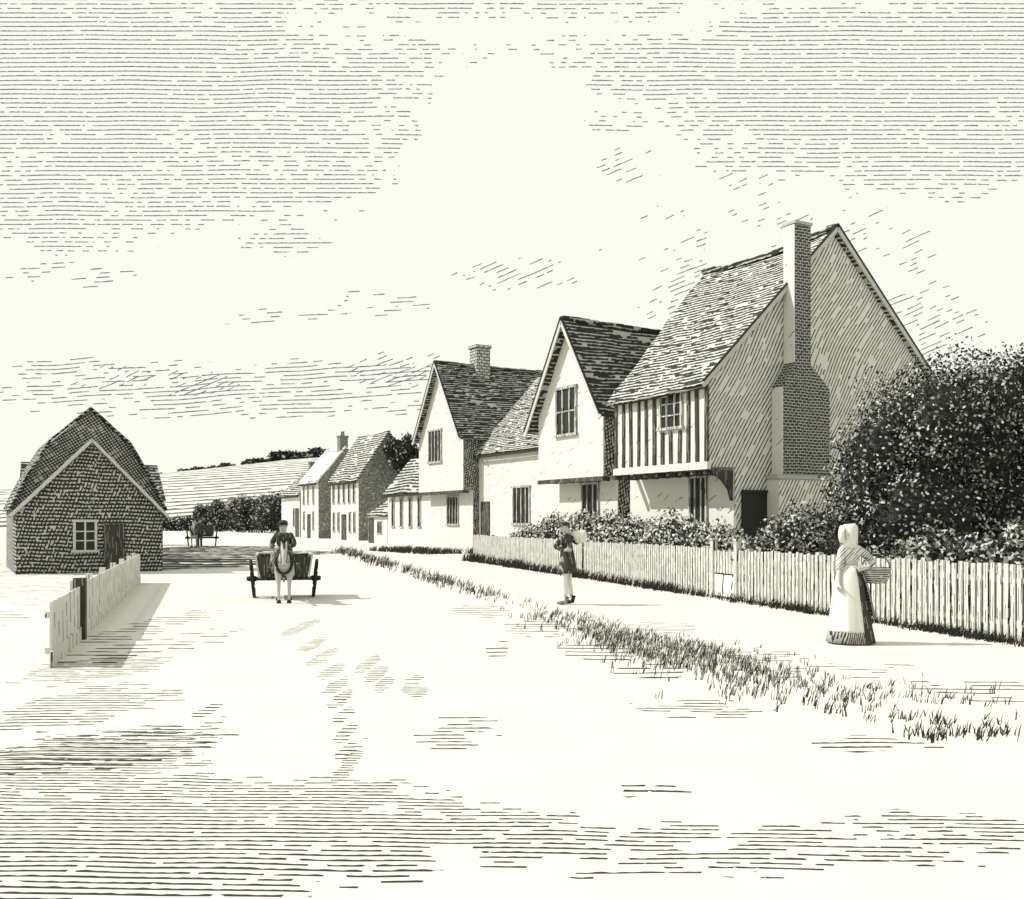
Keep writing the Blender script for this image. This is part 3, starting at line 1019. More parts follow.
# gate: set slightly back, lower, boarded below
gt = thing('garden_gate', 'narrow pale garden gate between two stretches of picket fence', 'gate', (fx(20.9), 20.9, 0), math.atan2(-.9, .298 * .9))
b = BM()
for k in range(7):
    x = .06 + k * .12
    box(b, x, x + .085, -.012, .012, .55, 1.0 + .02 * (k % 2))
obj('pickets', b, M['pickets'], gt)
b = BM()
box(b, .05, .92, -.012, .012, .08, .52)
obj('lower_board', b, M['old_boards'], gt)
for x in (-.06, .93):
    b = BM(); box(b, x, x + .11, -.05, .06, 0, 1.22)
    box(b, x - .015, x + .125, -.065, .075, 1.223, 1.26)
    obj('gate_post', b, M['pickets'], gt)
b = BM(); box(b, .86, .92, -.05, -.014, .82, .86)
obj('latch', b, M['ink'], gt)


def lx(y): return -5.6 - .308 * (y - 12.7)


fence_run('board_fence', 'low pale close boarded fence along the left roadside in front of the brick cottage', (lx(26.2), 26.2), (lx(13.62), 13.62), .76, .165, .022, M['old_boards'], behind=-1, post_every=2.1, seed=14, base=.2, ragged=.006)
fence_run('board_fence', 'short near end of the low board fence, camera side of its dark post', (lx(13.62), 13.62), (lx(10.9), 10.9), .72, .165, .018, M['old_boards'], behind=-1, post_every=2.0, seed=15, posts=False, base=.18, ragged=.006)
b = BM(); box(b, -.08, .08, -.08, .08, 0, .84)
pp = obj('fence_post', b, M['timber'])
pp.location = (lx(13.6) + .0, 13.6, 0); pp.rotation_euler = (0, 0, .3)
tag(pp, 'thick dark wooden post where the low left board fence has its break', 'post')

# ================================================================== trees and bushes
# giant bush on the right
B = thing('evergreen_bush', 'huge dark dense bush filling the garden at the right, taller than the woman', 'bush', (8.8, 19.4, 0))
blobs = [((3.9, .2, 3.1), (1.5, 1.4, 1.7)), ((-1.6, -.2, 2.9), (.9, .9, 1.0)), ((1.5, 0, 4.0), (1.2, 1.1, 1.0)), ((-.3, .2, 2.6), (2.0, 1.8, 2.2)), ((.5, 0, 3.75), (1.15, 1.2, 1.15)), ((-.6, -.3, 3.3), (1.3, 1.2, 1.3)), ((1.9, .3, 3.0), (1.5, 1.6, 1.9)), ((-1.1, -.5, 1.6), (1.6, 1.2, 1.6)),
         ((1.2, -.6, 1.5), (1.9, 1.3, 1.6)), ((-1.7, .0, 2.2), (1.0, 1.0, 1.2)), ((-1.95, -.1, 1.0), (1.1, 1.0, 1.1)), ((2.6, 0, 3.3), (1.2, 1.2, 1.25)), ((3.2, 0, 1.8), (1.6, 1.4, 1.8))]
obj('trunk', trunk_mesh(3.0, .16, seed=5), M['bark'], B)
obj('crown', leaf_cloud(blobs, 84000, .038, 5, pale=.22, mid=.05), LM, B)

# rounder pale bush left of the woman
B = thing('garden_bush', 'rounded pale leaved bush behind the fence below the chimney, left of the woman', 'bush', (6.15, 20.9, 0))
blobs = [((-.1, 0, 1.05), (.95, .8, .85)), ((-.75, .1, .75), (.7, .7, .65)), ((.7, .1, .95), (.9, .8, .75)), ((.15, .0, 1.45), (.55, .5, .45)), ((1.2, .0, .9), (.7, .6, .6))]
obj('stem', trunk_mesh(1.0, .05, seed=6, limbs=3), M['bark'], B)
obj('foliage', leaf_cloud(blobs, 12000, .045, 8, pale=.55), LM, B)

# hedge top along the right fence
B = thing('hedge', 'clipped pale topped hedge just behind the right fence, under the huge dark bush', 'hedge', (7.6, 15.9, 0))
blobs = []
for k in range(9):
    blobs.append(((-1.15 + k * -.0 + (k - 4) * -.30 + 0, (k - 4) * 1.0 * .95, .80 + .06 * math.sin(k * 2.1)), (.62, .75, .66 + .05 * math.sin(k * 3.3))))
blobs = [((c[0] + 1.15 + .5, c[1], c[2]), r) for c, r in blobs]
obj('foliage', leaf_cloud(blobs, 20000, .05, 9, pale=.52), LM, B)

# flowering bushes along the fence in front of houses 1 and 2
spots = [(24.0, 1.5, 1.0, 'flowering bush with white blossom by the fence, under the timbered house corner'),
         (26.2, 1.6, 1.2, 'flowering bush with white blossom by the fence, under the timbered front'),
         (28.6, 1.7, 1.25, 'flowering bush between the two nearest houses, behind the fence'),
         (31.2, 1.8, 1.3, 'flowering bush behind the young man\'s bundle, under the jettied gable'),
         (34.0, 1.75, 1.3, 'tall flowering bush just left of the young man\'s head'),
         (37.2, 1.4, 1.2, 'small flowering bush behind the far fence, under the plain white range window')]
for i, (y, hh, r, lab) in enumerate(spots):
    x = fx(y) + 1.45
    B = thing('flowering_bush', lab, 'bush', (x, y, 0), 0, 'flowering bushes behind the picket fence')
    rnd = random.Random(100 + i)
    blobs = [((rnd.uniform(-.5, .5), rnd.uniform(-.8, .8), hh * rnd.uniform(.45, .72)), (r * .62, r * .75, hh * rnd.uniform(.36, .46))) for _ in range(6)]
    obj('stem', trunk_mesh(hh * .7, .04, seed=i, limbs=3), M['bark'], B)
    obj('foliage', leaf_cloud(blobs, 6500, .05, 20 + i, pale=.58), [M['leaf_dark'], M['blossom'], M['leaf_mid']], B)


ub = []
yq = 12.6
rnd = random.Random(8)
while yq < 39.5:
    if not (20.0 < yq < 21.6):
        ub.append(((fx(yq) + .52, yq, .42), (.36, .55, .50 + rnd.uniform(-.05, .07))))
    yq += .75
tag(obj('undergrowth', leaf_cloud(ub, 26000, .05, 50, pale=.05), LM), 'dark low undergrowth crowding behind the pickets of the garden fence', 'undergrowth', kind='stuff')


def clump(seed, w, d, h, n=4):
    rnd = random.Random(seed)
    return [((rnd.uniform(-w, w) * .55, rnd.uniform(-d, d) * .5, h * rnd.uniform(.42, .68)), (w * rnd.uniform(.45, .65), d * rnd.uniform(.5, .7), h * rnd.uniform(.3, .4))) for _ in range(n)]


# mid-distance trees
def mid_tree(px, Y, h, w, lab, seed, group='dark trees at the far end of the street'):
    tree('roadside_tree', lab, 'tree', ((px - 512) / 1000 * Y, Y, 0), clump(seed, w, w, h, 6) + [((0, 0, h * .22), (w * .8, w * .6, h * .24)), ((w * .4, 0, h * .3), (w * .5, w * .6, h * .3))], 3400, .16 * Y / 150, .22, h * .6, .16, seed, group)


mid_tree(277, 140, 6.6, 3.0, 'dark tree touching the small end house of the street', 201)
mid_tree(262, 148, 6.2, 2.9, 'dark tree in the clump behind the cart driver', 202)
mid_tree(249, 152, 6.0, 2.7, 'dark tree in the middle of the clump right of the tiny white cottage', 203)
mid_tree(238, 156, 5.4, 2.2, 'dark tree touching the right side of the tiny white cottage', 204)
mid_tree(216, 165, 5.4, 2.0, 'dark tree touching the left side of the tiny white cottage', 205)
mid_tree(206, 172, 4.6, 1.8, 'dark tree behind the distant standing person', 206)
# low far hedge
hd = thing('far_hedge', 'low dark hedge at the foot of the hill, right of the brick cottage', 'hedge', (-59.5, 178, 0))
obj('foliage', leaf_cloud([((-6 + k * 2.0, 0, 1.1), (1.6, 1.2, 1.45 + .25 * math.sin(k * 2))) for k in range(8)], 5200, .2, 33, pale=.2), LM, hd)
# tree behind far row (dark, beside house 4's roof)
tree('yard_tree', 'dark ragged tree behind the roofs, left of the far gabled house', 'tree', (-9.0, 84, 0),
     [((0, 0, 7.2), (1.3, 1.3, 1.5)), ((-.9, 0, 7.6), (.9, .9, 1.1)), ((.8, 0, 6.6), (1.1, 1.1, 1.3)), ((.3, 0, 8.2), (.5, .5, .9))], 3600, .12, .12, 7.0, .2, 210)
# unseen trees added beyond the brick cottage to cast shade over the road
for i, (x, y, s) in enumerate([(-19.3, 47.5, 1.0), (-21.6, 54, 1.05), (-24.3, 61, 1.1), (-27.2, 68.5, 1.15)]):
    tree('shade_caster_tree', 'low unseen tree added beyond the brick cottage to shade the road', 'tree', (x, y, 0),
         clump(300 + i, 2.0, 2.6, 4.3, 6), 3000, .1, .25, 2.6, .15, 300 + i, 'unseen trees added to shade the road', s)

# ridge trees on the hill
protos = []
rt_label = 'small dark tree in the row along the hilltop'
rnd = random.Random(77)
for i in range(46):
    px = 140 + i * 4.6 + rnd.uniform(-1.5, 1.5)
    Yd = 430 + rnd.uniform(-6, 6)
    x = (px - 512) / 1000 * Yd
    s = rnd.uniform(.75, 1.35)
    if i < 3:
        t = tree('hilltop_tree', rt_label, 'tree', (x, Yd, hill_z(x, Yd) - .6), clump(400 + i, 2.3, 2.0, 4.6, 5), 700, .42, .16, 2.6, .25, 400 + i, 'row of trees along the hilltop')
        protos.append(t)
    else:
        t = copy_tree(protos[i % 3])
        t.location = (x, Yd, hill_z(x, Yd) - .6)
        t.rotation_euler = (0, 0, rnd.random() * 6)
    s *= .8 if px < 190 else (.95 if px < 250 else 1.2)
    t.scale = (s * 1.8, s * 1.8, s)


# ------------------------------------------------------------------ grass (countless)
def grass_mesh(pts, seed, hmin, hmax, wd, lean=.5, base=.015):
    rs = random.Random(seed)
    V, F = [], []
    for (x, y, sc) in pts:
        nb = rs.randint(2, 4)
        for _ in range(nb):
            bx_, by_ = x + rs.gauss(0, .02) * sc, y + rs.gauss(0, .02) * sc
            h = rs.uniform(hmin, hmax) * sc
            a = rs.gauss(.5, .8)
            l = h * lean * rs.uniform(.2, 1)
            dx, dy = math.cos(a) * l, math.sin(a) * l
            w_ = wd * sc * rs.uniform(.6, 1.2)
            n0 = len(V)
            V += [(bx_ - w_, by_, base), (bx_ + w_, by_, base), (bx_ + dx * .4 + w_ * .7, by_ + dy * .4, base + h * .6), (bx_ + dx * .4 - w_ * .7, by_ + dy * .4, base + h * .6), (bx_ + dx, by_ + dy, base + h)]
            F += [(n0, n0 + 1, n0 + 2, n0 + 3), (n0 + 3, n0 + 2, n0 + 4)]
    return V, F


def vx(y): return 5.22 - .272 * y


rs = random.Random(5)
pts = []
y = 8.6
while y < 52:
    sc = max(1.0, y / 14)
    wid = .85 if y < 13 else (.6 if y < 20 else .45)
    dens = 24 if y < 15 else (11 if y < 20 else 8)
    # patches with gaps between
    g = .5 + .5 * math.sin(y * .9) * math.sin(y * .37 + 1) + (.5 if y < 14 else 0)
    if 17 < y < 20: g *= .3
    for _ in range(int(dens * max(.15, g))):
        pts.append((vx(y) + rs.gauss(0, wid * .55), y + rs.uniform(0, .12 * sc), sc))
    y += .12 * sc
gv = grass_mesh(pts, 6, .05, .12, .0048, .8)
gm_ = [1 if (k // 2) % 7 in (1, 4) else 0 for k in range(len(gv[1]))]
tag(obj('grass', (gv[0], gv[1], gm_), [M['grass'], M['leaf_pale']]), 'dark tufts of verge grass between road and footpath', 'grass', kind='stuff')
pts = []
for (cx, cy, r, n) in ((3.3, 7.35, .2, 46), (3.05, 7.9, .2, 18), (3.75, 7.7, .25, 12), (3.5, 9.2, .6, 20), (2.9, 8.4, .3, 20), (4.0, 8.7, .4, 8)):
    for _ in range(n):
        pts.append((cx + rs.gauss(0, r), cy + rs.gauss(0, r * .6), .9))
tag(obj('grass', grass_mesh(pts, 7, .06, .13, .006, 1.0), M['grass']), 'scattered tufts of grass at the lower right corner of the path', 'grass', kind='stuff')
pts = []
y = 12.3
while y < 40.5:
    sc = max(1.0, y / 15)
    g = .45 + .55 * math.sin(y * 1.7) * math.sin(y * .6)
    n = int(9 * max(.4, g)) + (9 if 12.9 < y < 14.6 else 0)
    if 20 < y < 20.95: n = 1
    for _ in range(n):
        pts.append((fx(y) - .09 - abs(rs.gauss(0, .1)), y, sc))
    y += .085 * sc
tag(obj('grass', grass_mesh(pts, 8, .06, .17, .007, .8), M['grass']), 'dark weeds and grass growing along the foot of the picket fence', 'grass', kind='stuff')
pts = []
for _ in range(420):
    t = rs.uniform(-1, 6.5)
    o_ = rs.uniform(.2, 2.6)
    pts.append((-2.45 - .4886 * t - .8725 * o_, 50 + .8725 * t - .4886 * o_, 2.4))
for _ in range(500):
    t = rs.random()
    pts.append((-1.6 + 4.4 * t - .2 - rs.random() * .6, 50.2 - 8 * t, 2.6))
tag(obj('grass', grass_mesh(pts, 9, .08, .16, .006, 1.0), M['grass']), 'sparse grass before the far gabled house', 'grass', kind='stuff')
# tall garden stalks in front of the timbered house
pts = []
for _ in range(260):
    t = rs.uniform(-1.4, 4.6)
    pts.append((5.7 - .4886 * t - .8725 * rs.uniform(.15, .9), 25.7 + .8725 * t - .4886 * rs.uniform(.15, .9), 1.6))
tag(obj('grass', grass_mesh(pts, 10, .35, .8, .007, .7), M['grass']), 'tall thin garden stalks against the timbered house wall', 'grass', kind='stuff')


# ================================================================== people
def skin_mesh(name, chains, mat, parent=None, sub=2, root=0):
    """chains: dict name->(pos, radius) joints and list of edges; grown with the skin modifier and baked"""
    joints, edges = chains
    names = list(joints)
    me = bpy.data.meshes.new(name)
    me.from_pydata([joints[n][0] for n in names], [(names.index(a), names.index(b)) for a, b in edges], [])
    me.update()
    o = link(bpy.data.objects.new(name, me))
    md = o.modifiers.new('skin', 'SKIN')
    md.use_smooth_shade = True
    sl = me.skin_vertices[0].data
    for i, n in enumerate(names):
        r = joints[n][1]
        sl[i].radius = r if isinstance(r, tuple) else (r, r)
        sl[i].use_root = (i == root)
    ms = o.modifiers.new('sub', 'SUBSURF')
    ms.levels = sub; ms.render_levels = sub
    dg = bpy.context.evaluated_depsgraph_get()
    nm = bpy.data.meshes.new_from_object(o.evaluated_get(dg))
    o.modifiers.clear()
    o.data = nm
    nm.materials.clear()
    for m_ in (mat if isinstance(mat, (list, tuple)) else [mat]):
        nm.materials.append(m_)
    nm.polygons.foreach_set('use_smooth', [True] * len(nm.polygons))
    if parent: o.parent = parent
    return o


def person_skeleton(P, k=1.0):
    """P: joint positions; returns joints, edges including fingers"""
    rad = dict(pelvis=.115, waist=.105, chest=.125, neck=.05, head=.085, crown=.075, shl=.05, shr=.05, ell=.036, elr=.036, wrl=.026, wrr=.026,
               hnl=.028, hnr=.028, hil=.085, hir=.085, knl=.058, knr=.058, anl=.036, anr=.036, tol=.03, tor=.03)
    J = {n: (P[n], rad[n] * k) for n in P if n in rad}
    E = [('pelvis', 'waist'), ('waist', 'chest'), ('chest', 'neck'), ('neck', 'head'), ('head', 'crown'), ('chest', 'shl'), ('shl', 'ell'), ('ell', 'wrl'), ('wrl', 'hnl'),
         ('chest', 'shr'), ('shr', 'elr'), ('elr', 'wrr'), ('wrr', 'hnr'), ('pelvis', 'hil'), ('hil', 'knl'), ('knl', 'anl'), ('anl', 'tol'),
         ('pelvis', 'hir'), ('hir', 'knr'), ('knr', 'anr'), ('anr', 'tor')]
    return J, E


def add_fingers(J, E, side, fwd, across, curl=(0, 0, -.02)):
    """four unequal fingers and a thumb from the palm"""
    h = Vector(J['hn' + side][0])
    f = Vector(fwd).normalized(); a = Vector(across).normalized(); c = Vector(curl)
    for i, ln in enumerate((.065, .075, .07, .055)):
        b0 = h + f * .02 + a * (.027 - i * .018)
        J['f%d1%s' % (i, side)] = (tuple(b0 + f * ln * .5), .009)
        J['f%d2%s' % (i, side)] = (tuple(b0 + f * ln * .9 + c), .0075)
        E += [('hn' + side, 'f%d1%s' % (i, side)), ('f%d1%s' % (i, side), 'f%d2%s' % (i, side))]
    J['t1' + side] = (tuple(h + a * .045 + f * .005), .011)
    J['t2' + side] = (tuple(h + a * .06 + f * .04 + c * .6), .009)
    E += [('hn' + side, 't1' + side), ('t1' + side, 't2' + side)]


def head_parts(parent, pos, face, r=.09, hair_m=None, hair=True):
    """face features joined to one small mesh per part; face = unit vector the face looks to"""
    f = Vector(face).normalized()
    s = f.cross(Vector((0, 0, 1))).normalized()
    p = Vector(pos)
    b = BM()
    for q in (-1, 1):
        ell(b, p + f * r * .93 + s * q * r * .38 + Vector((0, 0, .012)), (.011, .011, .008), 8, 6)
    ell(b, p + f * r * .95 + Vector((0, 0, -.05)), (.022, .022, .005), 8, 6)
    obj('facial_features', b, M['hair'], parent)
    if hair:
        b = BM()
        ell(b, p - f * r * .22 + Vector((0, 0, r * .35)), (r * 1.06, r * 1.06, r * 1.0))
        obj('hair', b, hair_m or M['hair'], parent, True)


def human_head(J, E, pos, face, r=.09):
    """adds nose, chin and ears to the skeleton"""
    f = Vector(face).normalized(); s = f.cross(Vector((0, 0, 1))).normalized(); p = Vector(pos)
    J['nose'] = (tuple(p + f * r * 1.12 + Vector((0, 0, -.012))), .014)
    J['chin'] = (tuple(p + f * r * .62 + Vector((0, 0, -.075))), .035)
    J['earl'] = (tuple(p + s * r * .98), .014)
    J['earr'] = (tuple(p - s * r * .98), .014)
    E += [('head', 'nose'), ('head', 'chin'), ('head', 'earl'), ('head', 'earr')]


# ---- young man walking away from the gate with a bundle on his shoulder (faces left and a little to us)
ymx, ymy = (567 - 512) / 1000 * 19.0, 19.0
man = thing('person', 'young man in dark tunic and pale trousers on the footpath, sack over his shoulder', 'person', (ymx, ymy, .03))
P = dict(pelvis=(0, 0, .84), waist=(.0, 0, .98), chest=(-.01, 0, 1.17), neck=(-.02, 0, 1.36), head=(-.045, -.01, 1.47), crown=(-.04, -.01, 1.54),
         shl=(-.07, -.14, 1.28), ell=(-.24, -.2, 1.10), wrl=(-.06, -.27, 1.04), hnl=(-.01, -.28, 1.05),
         shr=(.06, .14, 1.29), elr=(.22, .08, 1.16), wrr=(.10, .0, 1.33), hnr=(.06, -.02, 1.37),
         hil=(-.03, -.08, .80), knl=(-.045, -.07, .45), anl=(-.03, -.07, .08), tol=(-.16, -.09, .035),
         hir=(.03, .08, .80), knr=(.03, .08, .45), anr=(.10, .08, .09), tor=(.0, .08, .035))
J, E = person_skeleton(P, .92)
human_head(J, E, P['head'], (-1, -.35, 0))
add_fingers(J, E, 'l', (1, 0, .1), (0, 0, 1), (.0, .02, -.02))
add_fingers(J, E, 'r', (-.4, 0, 1), (-1, 0, 0), (-.01, -.02, 0))
skin_mesh('body', (J, E), M['skin'], man)
head_parts(man, P['head'], (-1, -.35, 0), .082)
# tunic
J = {n: (P[n], r) for n, r in dict(waist=.13, chest=.15, shl=.072, ell=.055, wrl=.036, shr=.072, elr=.055, wrr=.036).items()}
J['hem'] = ((.02, 0, .62), .17); J['hip'] = ((.01, 0, .80), .155); J['collar'] = ((-.015, 0, 1.31), .085)
skin_mesh('tunic', (J, [('hem', 'hip'), ('hip', 'waist'), ('waist', 'chest'), ('chest', 'collar'), ('chest', 'shl'), ('shl', 'ell'), ('ell', 'wrl'), ('chest', 'shr'), ('shr', 'elr'), ('elr', 'wrr')]), M['dark_cloth'], man)
b = BM()
tube(b, [(.015, 0, .60), (.012, 0, .66), (.01, 0, .82), (.0, 0, 1.0), (-.005, 0, 1.06)], [(.215, .175), (.21, .17), (.19, .155), (.15, .13), (.12, .11)], 20)
obj('tunic_skirt', b, M['dark_cloth'], man, True)
J = {n: (P[n], r) for n, r in dict(pelvis=.11, hil=.085, knl=.07, hir=.085, knr=.07).items()}
J['hl'] = ((-.03, -.07, .16), .056); J['hr'] = ((.085, .08, .17), .056)
skin_mesh('trousers', (J, [('pelvis', 'hil'), ('hil', 'knl'), ('knl', 'hl'), ('pelvis', 'hir'), ('hir', 'knr'), ('knr', 'hr')]), M['white_cloth'], man)
for n in ('l', 'r'):
    a, t_ = Vector(P['an' + n]), Vector(P['to' + n])
    b = BM()
    tube(b, [a + Vector((.03, 0, .08)), a + Vector((0, 0, -.03)), a.lerp(t_, .5) + Vector((0, 0, -.012)), t_ + Vector((-.03, 0, .005))], [(.055, .05), (.05, .05), (.042, .045), (.025, .035)], 10)
    obj('boot', b, M['leather'] if n == 'r' else M['grey_cloth'], man, True)
b = BM()
tube(b, [(-.045, -.01, 1.50), (-.045, -.01, 1.56), (-.04, -.01, 1.585)], [(.098, .098), (.088, .088), (.03, .03)], 14)
tube(b, [(-.10, -.03, 1.515), (-.17, -.055, 1.50)], [(.012, .07), (.006, .04)], 10)
obj('cap', b, M['dark_cloth'], man, True)
sack = skin_mesh('sack', ({'a': ((.10, -.02, 1.38), .035), 'b': ((.17, 0, 1.34), .09), 'c': ((.25, .02, 1.27), .135), 'd': ((.28, .02, 1.15), .12), 'e': ((.36, .02, 1.40), .05)},
                          [('a', 'b'), ('b', 'c'), ('c', 'd'), ('c', 'e')]), M['white_cloth'])
sack.location = (ymx, ymy, .03)
tag(sack, 'bulging white sack slung over the young man\'s shoulder', 'sack')

# ---- woman in bonnet and apron with a basket
wy = 12.95
wx = (850 - 512) / 1000 * wy
wo = thing('person', 'woman in white bonnet and long apron over dark skirt, basket on her arm', 'person', (wx, wy, .03))
P = dict(pelvis=(0, 0, .84), waist=(.0, 0, 1.0), chest=(0, 0, 1.17), neck=(-.02, 0, 1.34), head=(-.03, -.03, 1.445), crown=(-.03, -.02, 1.51),
         shl=(-.12, -.04, 1.26), ell=(-.16, -.06, 1.02), wrl=(-.19, -.12, .83), hnl=(-.20, -.14, .78),
         shr=(.13, .02, 1.26), elr=(.31, .02, 1.10), wrr=(.17, -.17, 1.02), hnr=(.11, -.19, 1.01),
         hil=(-.08, 0, .80), knl=(-.08, -.02, .45), anl=(-.08, 0, .08), tol=(-.13, -.13, .035),
         hir=(.08, 0, .80), knr=(.08, -.02, .45), anr=(.08, 0, .08), tor=(.07, -.14, .035))
wo.scale = (.97, .97, .965)
J, E = person_skeleton(P, .88)
human_head(J, E, P['head'], (-.8, .6, 0))
add_fingers(J, E, 'l', (-.1, -.1, -1), (.2, -1, 0), (.02, 0, 0))
add_fingers(J, E, 'r', (-1, -.2, 0), (0, 0, 1), (.01, .02, -.02))
skin_mesh('body', (J, E), M['skin'], wo)
head_parts(wo, P['head'], (-.8, .6, 0), .08, hair=False)
J = {n: (P[n], r) for n, r in dict(waist=.105, chest=.135, shl=.065, shr=.065).items()}
J['collar'] = ((-.01, 0, 1.31), .07)
J['ell'] = (P['ell'], .052); J['elr'] = (P['elr'], .052); J['cl'] = ((-.165, -.07, .98), .055); J['cr'] = ((.24, -.08, 1.06), .05)
skin_mesh('bodice', (J, [('waist', 'chest'), ('chest', 'collar'), ('chest', 'shl'), ('shl', 'ell'), ('ell', 'cl'), ('chest', 'shr'), ('shr', 'elr'), ('elr', 'cr')]), M['striped_cloth'], wo)


def skirt(bm, prof, a0, a1, seg=40, folds=9, amp=.03, th=.0, off=0.0):
    rings = []
    full = (a1 - a0) > 6.2
    for (z, rx, ry, cx) in prof:
        t = max(0, (1.02 - z))
        ring = []
        n = seg if full else seg + 1
        for k in range(n):
            a = a0 + (a1 - a0) * k / seg
            m_ = 1 + amp * t * math.sin(a * folds + z * 1.5) + amp * .5 * t * math.sin(a * (folds * 2 + 1) + 2)
            ring.append(bm.verts.new((cx + math.cos(a) * (rx + off) * m_, math.sin(a) * (ry + off) * m_, z)))
        rings.append(ring)
    for a, b_ in zip(rings, rings[1:]):
        n = len(a)
        for k in range(n if full else n - 1):
            bm.faces.new((a[k], a[(k + 1) % n], b_[(k + 1) % n], b_[k]))


prof = [(1.03, .115, .10, 0), (.95, .15, .13, 0), (.8, .19, .17, 0), (.6, .22, .20, .0), (.4, .25, .23, .01), (.2, .28, .25, .015), (.02, .31, .28, .02)]
b = BM(); skirt(b, prof, 0, 2 * math.pi)
obj('skirt', b, M['dark_cloth'], wo, True)
b = BM()
skirt(b, [(z, rx, ry, cx) for z, rx, ry, cx in prof[:-1]] + [(.17, .283, .253, .015)], R(150), R(286), 24, off=.014)
ap = obj('apron', b, M['white_cloth'], wo, True)
md = ap.modifiers.new('thick', 'SOLIDIFY'); md.thickness = .008
b = BM(); skirt(b, [(.20, .28, .25, .015), (.02, .315, .285, .02)], R(150), R(286), 24, off=.01)
hm = obj('skirt_hem', b, M['grey_cloth'], wo, True)
md = hm.modifiers.new('thick', 'SOLIDIFY'); md.thickness = .008
b = BM(); skirt(b, [(1.0, .125, .11, 0), (.9, .175, .15, 0), (.75, .215, .20, .01), (.55, .255, .24, .02), (.36, .285, .26, .025)], R(318), R(420), 18, off=.016)
ov = obj('overskirt', b, M['grey_cloth'], wo, True)
md = ov.modifiers.new('thick', 'SOLIDIFY'); md.thickness = .008
b = BM(); tube(b, [(0, 0, 1.0), (0, 0, 1.045)], [(.118, .128), (.116, .126)], 20)
obj('apron_band', b, M['white_cloth'], wo, True)
# bonnet: hood with tall back, brim round the face and a curtain over the neck
b = BM()
tube(b, [(.0, 0, 1.28), (-.0, 0, 1.38), (-.002, 0, 1.48), (-.005, 0, 1.56), (-.01, 0, 1.60)], [(.10, .10), (.10, .10), (.108, .105), (.105, .105), (.075, .075)], 18)
bo = obj('bonnet', b, M['white_cloth'], wo, True)
b = BM()
fd = Vector((-.8, .6, 0))
tube(b, [Vector((-.03, -.03, 1.46)) + fd * .02, Vector((-.03, -.03, 1.46)) + fd * .10], [(.115, .105), (.122, .112)], 18, cap=False)
br = obj('bonnet_brim', b, M['white_cloth'], bo, True)
md = br.modifiers.new('thick', 'SOLIDIFY'); md.thickness = .006
# basket
bk = thing('basket', 'round wicker basket with hoop handle hanging from the woman\'s bent arm', 'basket', (wx + .33, wy - .02, .81))
b = BM()
tube(b, [(0, 0, .0), (0, 0, .06), (0, 0, .15), (0, 0, .19)], [(.10, .13), (.125, .16), (.14, .18), (.145, .185)], 22, cap=False)
bmesh.ops.contextual_create(b, geom=[v for v in b.verts if v.co.z < .001])
ob = obj('bowl', b, M['wicker'], bk, True)
md = ob.modifiers.new('thick', 'SOLIDIFY'); md.thickness = .012
b = BM()
tube(b, [(math.cos(a) * .18, 0, .18 + math.sin(a) * .20) for a in [math.pi * k / 14 for k in range(15)]], .011, 8)
obj('handle', b, M['wicker'], bk, True)
b = BM()
tube(b, [(math.cos(a) * .187, math.sin(a) * .147, .19) for a in [2 * math.pi * k / 24 for k in range(25)]], .013, 8)
obj('rim', b, M['wicker'], bk, True)


